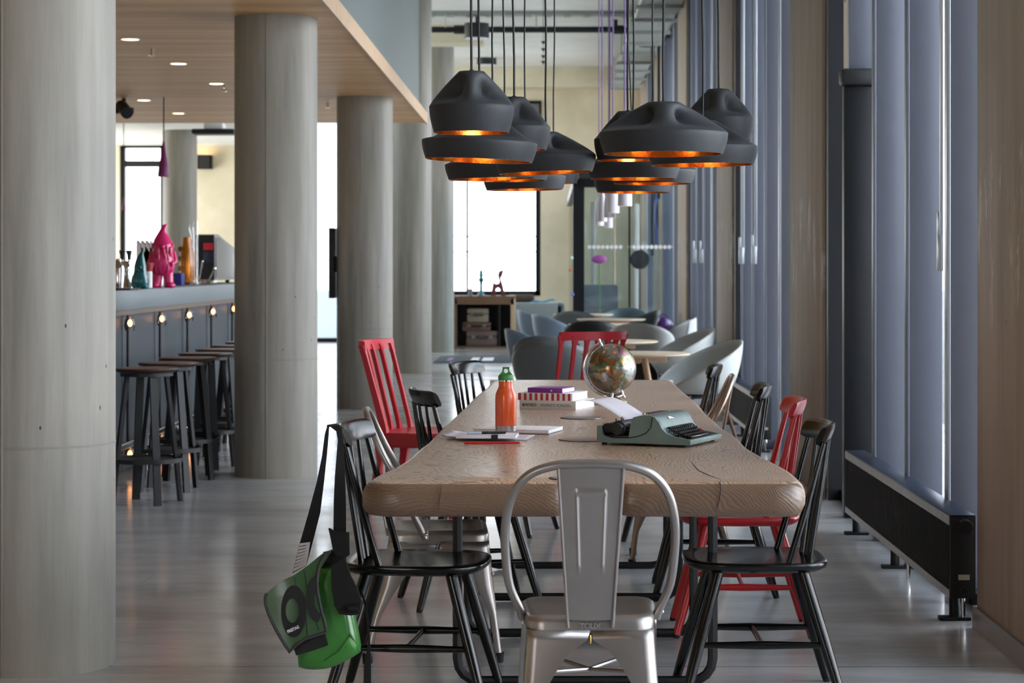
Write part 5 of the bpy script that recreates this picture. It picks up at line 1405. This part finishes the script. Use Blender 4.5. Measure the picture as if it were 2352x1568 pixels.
B().lathe([(.012, -.016), (.013, 0), (.012, .016)], 16, M=Matrix.Translation(pz(795, 900, -.088)) @ Matrix.Rotation(PI / 2, 4, 'Y'), cap0=True, cap1=True).done('strap_roll', M['web'], bag)
ribbon([(826, 833, 1345, 1350, -.04), (836, 842, 1375, 1378, -.03), (842, 847, 1410, 1410, -.02), (846, 851, 1470, 1470, -.01), (836, 852, 1530, 1530, -.0), (834, 852, 1600, 1600, 0)], 'strap_tail', bag)

# ================================================================ RADIATORS
def radiator(x0, x1, ya, yb, label):
    t = thing('radiator', label, 'radiator', (0, 0, 0), 0, 'low black radiators by the windows')
    z0, z1 = .10, .41
    B().bb(x0 + .03, x1 - .006, ya + .03, yb - .03, z0 + .02, z1 - .012).done('core', M['darkblk'], t)
    b = B()
    n_ = int((yb - ya) / .028)
    for k in range(n_):
        y = ya + .02 + k * .028
        b.bb(x0 + .002, x0 + .03, y, y + .009, z0 + .02, z1 - .02)
    b.done('fins', M['radi'], t)
    B().bb(x0, x1, ya, ya + .012, z0, z1, .002).done('end_panel', M['radi'], t)
    B().bb(x0, x1, yb - .012, yb, z0, z1, .002).done('end_panel', M['radi'], t)
    B().bb(x0 - .002, x1, ya, yb, z1, z1 + .006, .001).done('top_grille', M['radtop'], t)
    B().bb(x0 - .003, x0 + .004, ya + .012, yb, z1 - .034, z1 + .001).done('upper_strip', M['zinc'], t)
    B().bb(x0 - .003, x0 + .004, ya + .012, yb, z0, z0 + .03).done('lower_strip', M['zinc'], t)
    B().bb(x1 - .004, x1, ya, yb, z0, z1).done('back_panel', M['radi'], t)
    xm = (x0 + x1) / 2
    for y in (ya + .12, (ya + yb) / 2 + .1, yb - .12):
        B().cyl((xm - .01, y, 0), (xm - .01, y, z0 + .02), .02).bb(xm - .07, xm + .05, y - .03, y + .03, 0, .014, .003).done('foot', M['radi'], t)
    kx, kz = x1 - .045, z1 - .035
    b = B().cyl((kx, ya, kz), (kx, ya - .012, kz), .022, n=24)
    for k in range(20):
        a = 2 * PI * k / 20
        b.box((kx + .026 * math.cos(a), ya - .03, kz + .026 * math.sin(a)), (.004, .036, .004), .001)
    b.cyl((kx, ya - .012, kz), (kx, ya - .05, kz), .0265, .024, 24)
    b.done('thermostat_knob', M['radi'], t)
    B().bb(xm - .018, xm + .025, ya - .002, ya, z0 + .07, z0 + .09).done('plate', mat('cream_plate', '#a8a08c', .5) if 'cream_plate' not in bpy.data.materials else bpy.data.materials['cream_plate'], t)
    B().lathe([(.016, 0), (.016, .004), (.011, .004)], 18, M=Matrix.Translation((xm + .005, ya - .002, z0 + .03)) @ Matrix.Rotation(PI / 2, 4, 'X')).done('valve_hole', M['darkblk'], t)
    B().cyl((xm + .02, ya + .1, 0), (xm + .02, ya + .1, z0), .008).cyl((xm + .0, (ya + yb) / 2 - .2, 0), (xm, (ya + yb) / 2 - .2, z0), .008).done('supply_pipe', M['chrome'], t)
    return t
radiator(1.527, 1.622, 8.08, 10.92, 'long low black radiator with ribbed front, nearest the camera')
radiator(1.527, 1.62, 15.45, 18.4, 'second low black radiator half hidden behind the right-hand chairs')
t = thing('small_pipe', 'thin copper coloured pipe standing beside the second radiator', 'pipe', (1.66, 15.1, 0))
B().cyl((0, 0, 0), (0, 0, .55), .008).done('riser', mat('copper_tone', '#a88474', .4, .7), t)

# ================================================================ FAR LOUNGE
YS = 34.6
x0, x1 = XP(1042, YS), XP(1183, YS)
t = thing('sideboard', 'open wooden sideboard holding three stacked suitcases under the far window', 'sideboard', (0, YS, 0))
zt = P(0, 679, YS).z
B().bb(x0, x1, 0, .45, zt - .05, zt).done('top', M['shelf'], t)
B().bb(x0 + .02, x1 - .02, 0, .42, zt - .14, zt - .05).done('drawer_front', M['shelf'], t)
B().bb(x1 - .07, x1, 0, .45, 0, zt - .05).done('side_panel', M['paleoak'], t)
B().bb(x0, x0 + .05, 0, .45, 0, zt - .05).done('side_panel', M['shelf'], t)
B().bb(x0, x1, .44, .46, .02, zt - .1).done('back_panel', M['darkblk'], t)
B().bb(x0 + .05, x1 - .07, 0.02, .43, .02, .05).done('bottom_shelf', M['shelf'], t)
xm = XP(1147, YS)
B().bb(xm - .015, xm + .015, .02, .43, .05, zt - .14).done('divider', M['darkblk'], t)
zprev = .05
for px0, px1, y0, y1, mm, lb in ((1071, 1143, 762, 800, 'case3', 'largest brown suitcase at the bottom of the stack, with pale corners'), (1062, 1127, 741, 762, 'case2', 'flat dark red suitcase in the middle of the stack'), (1073, 1122, 707, 741, 'case1', 'tan suitcase on top of the stack in the sideboard')):
    h = (y1 - y0) * YS / F * .93; a, c = XP(px0, YS), XP(px1, YS)
    s_ = thing('suitcase', lb, 'suitcase', ((a + c) / 2, YS + .2, zprev), 0, 'suitcases in the sideboard')
    w_ = (c - a) / 2
    B().bb(-w_, w_, -.16, .16, 0, h * .6, .02).bb(-w_, w_, -.16, .16, h * .62, h, .02).done('shell', M[mm], s_)
    for sx in (-.55, .55): B().bb(sx * w_ - .03, sx * w_ + .03, -.172, -.16, h * .5, h * .72).done('latch', M['zinc'], s_)
    B().tube([(-.07, -.165, h * .55), (-.06, -.19, h * .5), (.06, -.19, h * .5), (.07, -.165, h * .55)], .008, 8).done('handle', M['darkblk'], s_)
    zprev += h + .002
# horse figure
hp_ = [(564, 505), (590, 400), (600, 320), (596, 265), (603, 262), (612, 310), (650, 330), (690, 320), (698, 285), (682, 240), (674, 200), (684, 155), (705, 130), (745, 122), (768, 124), (755, 160), (745, 195), (748, 218), (725, 225), (720, 262), (740, 310), (757, 370), (770, 440), (795, 505), (722, 505), (712, 430), (700, 400), (675, 388), (650, 405), (642, 440), (638, 505)]
t = thing('horse_figure', 'maroon toy horse with arched neck standing on the sideboard', 'figurine', (0, YS + .18, zt))
zb_ = P(0, 600 + 505 / 6.532, YS + .18).z
B().prism([P(1040 + X / 6.532, 600 + Y_ / 6.532, YS + .18) - Vector((0, YS + .18, zb_)) for X, Y_ in hp_], (0, .05, 0)).done('figure', mat('maroon_wood', '#6b3238', .5), t, angle=30)
px = 1040 + 425 / 6.532
t = thing('candlestick', 'slim teal candlestick on the sideboard left of the horse', 'candlestick', (XP(px, YS + .18), YS + .18, zt))
B().lathe([(.06, 0), (.055, .025), (.026, .06), (.024, .16), (.026, .22), (.045, .25), (.055, .265), (.032, .28), (.028, .3), (.036, .33), (.03, .36), (.026, .4), (.032, .415), (.001, .418)], 20, cap0=True).done('stem', M['teal'], t)
for sx in (-1, 1): B().cyl((sx * .035, 0, .215), (sx * .035, 0, .255), .006).done('drop', M['clear'], t)
px = 1040 + 262 / 6.532
t = thing('pen_pot', 'grey pot holding pencils at the left of the sideboard', 'pot', (XP(px, YS + .18), YS + .18, zt))
B().lathe([(.036, 0), (.04, .11), (.036, .11), (.034, .01)], 20, cap0=True).done('pot', M['sofa'], t)
for a, c, m_ in ((-.05, .18, 'amber'), (.04, .17, 'darkblk'), (.015, .15, 'alult')): B().cyl((a * .3, 0, .02), (a, 0, c), .005).done('pencil', M[m_], t)
# sofa
YSo = 36.2
t = thing('sofa', 'long grey felt sofa back under the far window', 'sofa', (0, YSo, 0))
xa, xb = XP(1046, YSo), XP(1297, YSo)
zs = P(0, 694, YSo).z
B().bb(xa, xb, -.1, .12, .12, zs, .06).done('backrest', M['sofa'], t)
B().bb(xa, xb, -.02, .9, .12, .44, .05).done('seat', M['sofa'], t)
B().bb(xb - .18, xb, -.1, .9, .12, zs - .0, .06).done('armrest', M['sofa'], t)
for x in (xa + .1, xb - .1):
    for y in (0, .8): B().cyl((x, y, 0), (x, y, .14), .025).done('leg', M['darkblk'], t)
p = P(1197, 683, YSo + .2)
o = B().box((0, 0, 0), (.46, .16, .14), .06, seg=4).done('cushion', M['brown'], loc=(p.x, YSo + .05, zs + .068)); tag(o, 'dark brown bolster cushion on top of the sofa back', 'cushion')
p = P(1246, 688, YSo)
o = B().grid(lambda u, v: ((u - .5) * .42, (v - .5) * .1, .012 * math.sin(u * 9) + .04 * u), 14, 4).done('cushion', M['blue'], loc=(p.x, YSo + .02, zs + .012), solid=.03); tag(o, 'bright blue cushion edge on the sofa back', 'cushion')
# floor mat
x0, x1 = XP(995, 29.9), XP(1180, 29.9)
t = thing('floor_mat', 'long charcoal mat with pale patches on the bright far floor', 'mat', (0, 29.8, 0))
B().bb(x0, x1, 0, 2.1, 0, .012, .004).done('pile', M['mat'], t)
for a, c, m_ in ((1022, 1034, 'cordp'), (1078, 1096, 'whiteshade'), (1104, 1130, 'whiteshade')):
    B().bb(XP(a, 29.9), XP(c, 29.9), .5, 1.5, .012, .0135).done('printed_patch', M[m_], t)
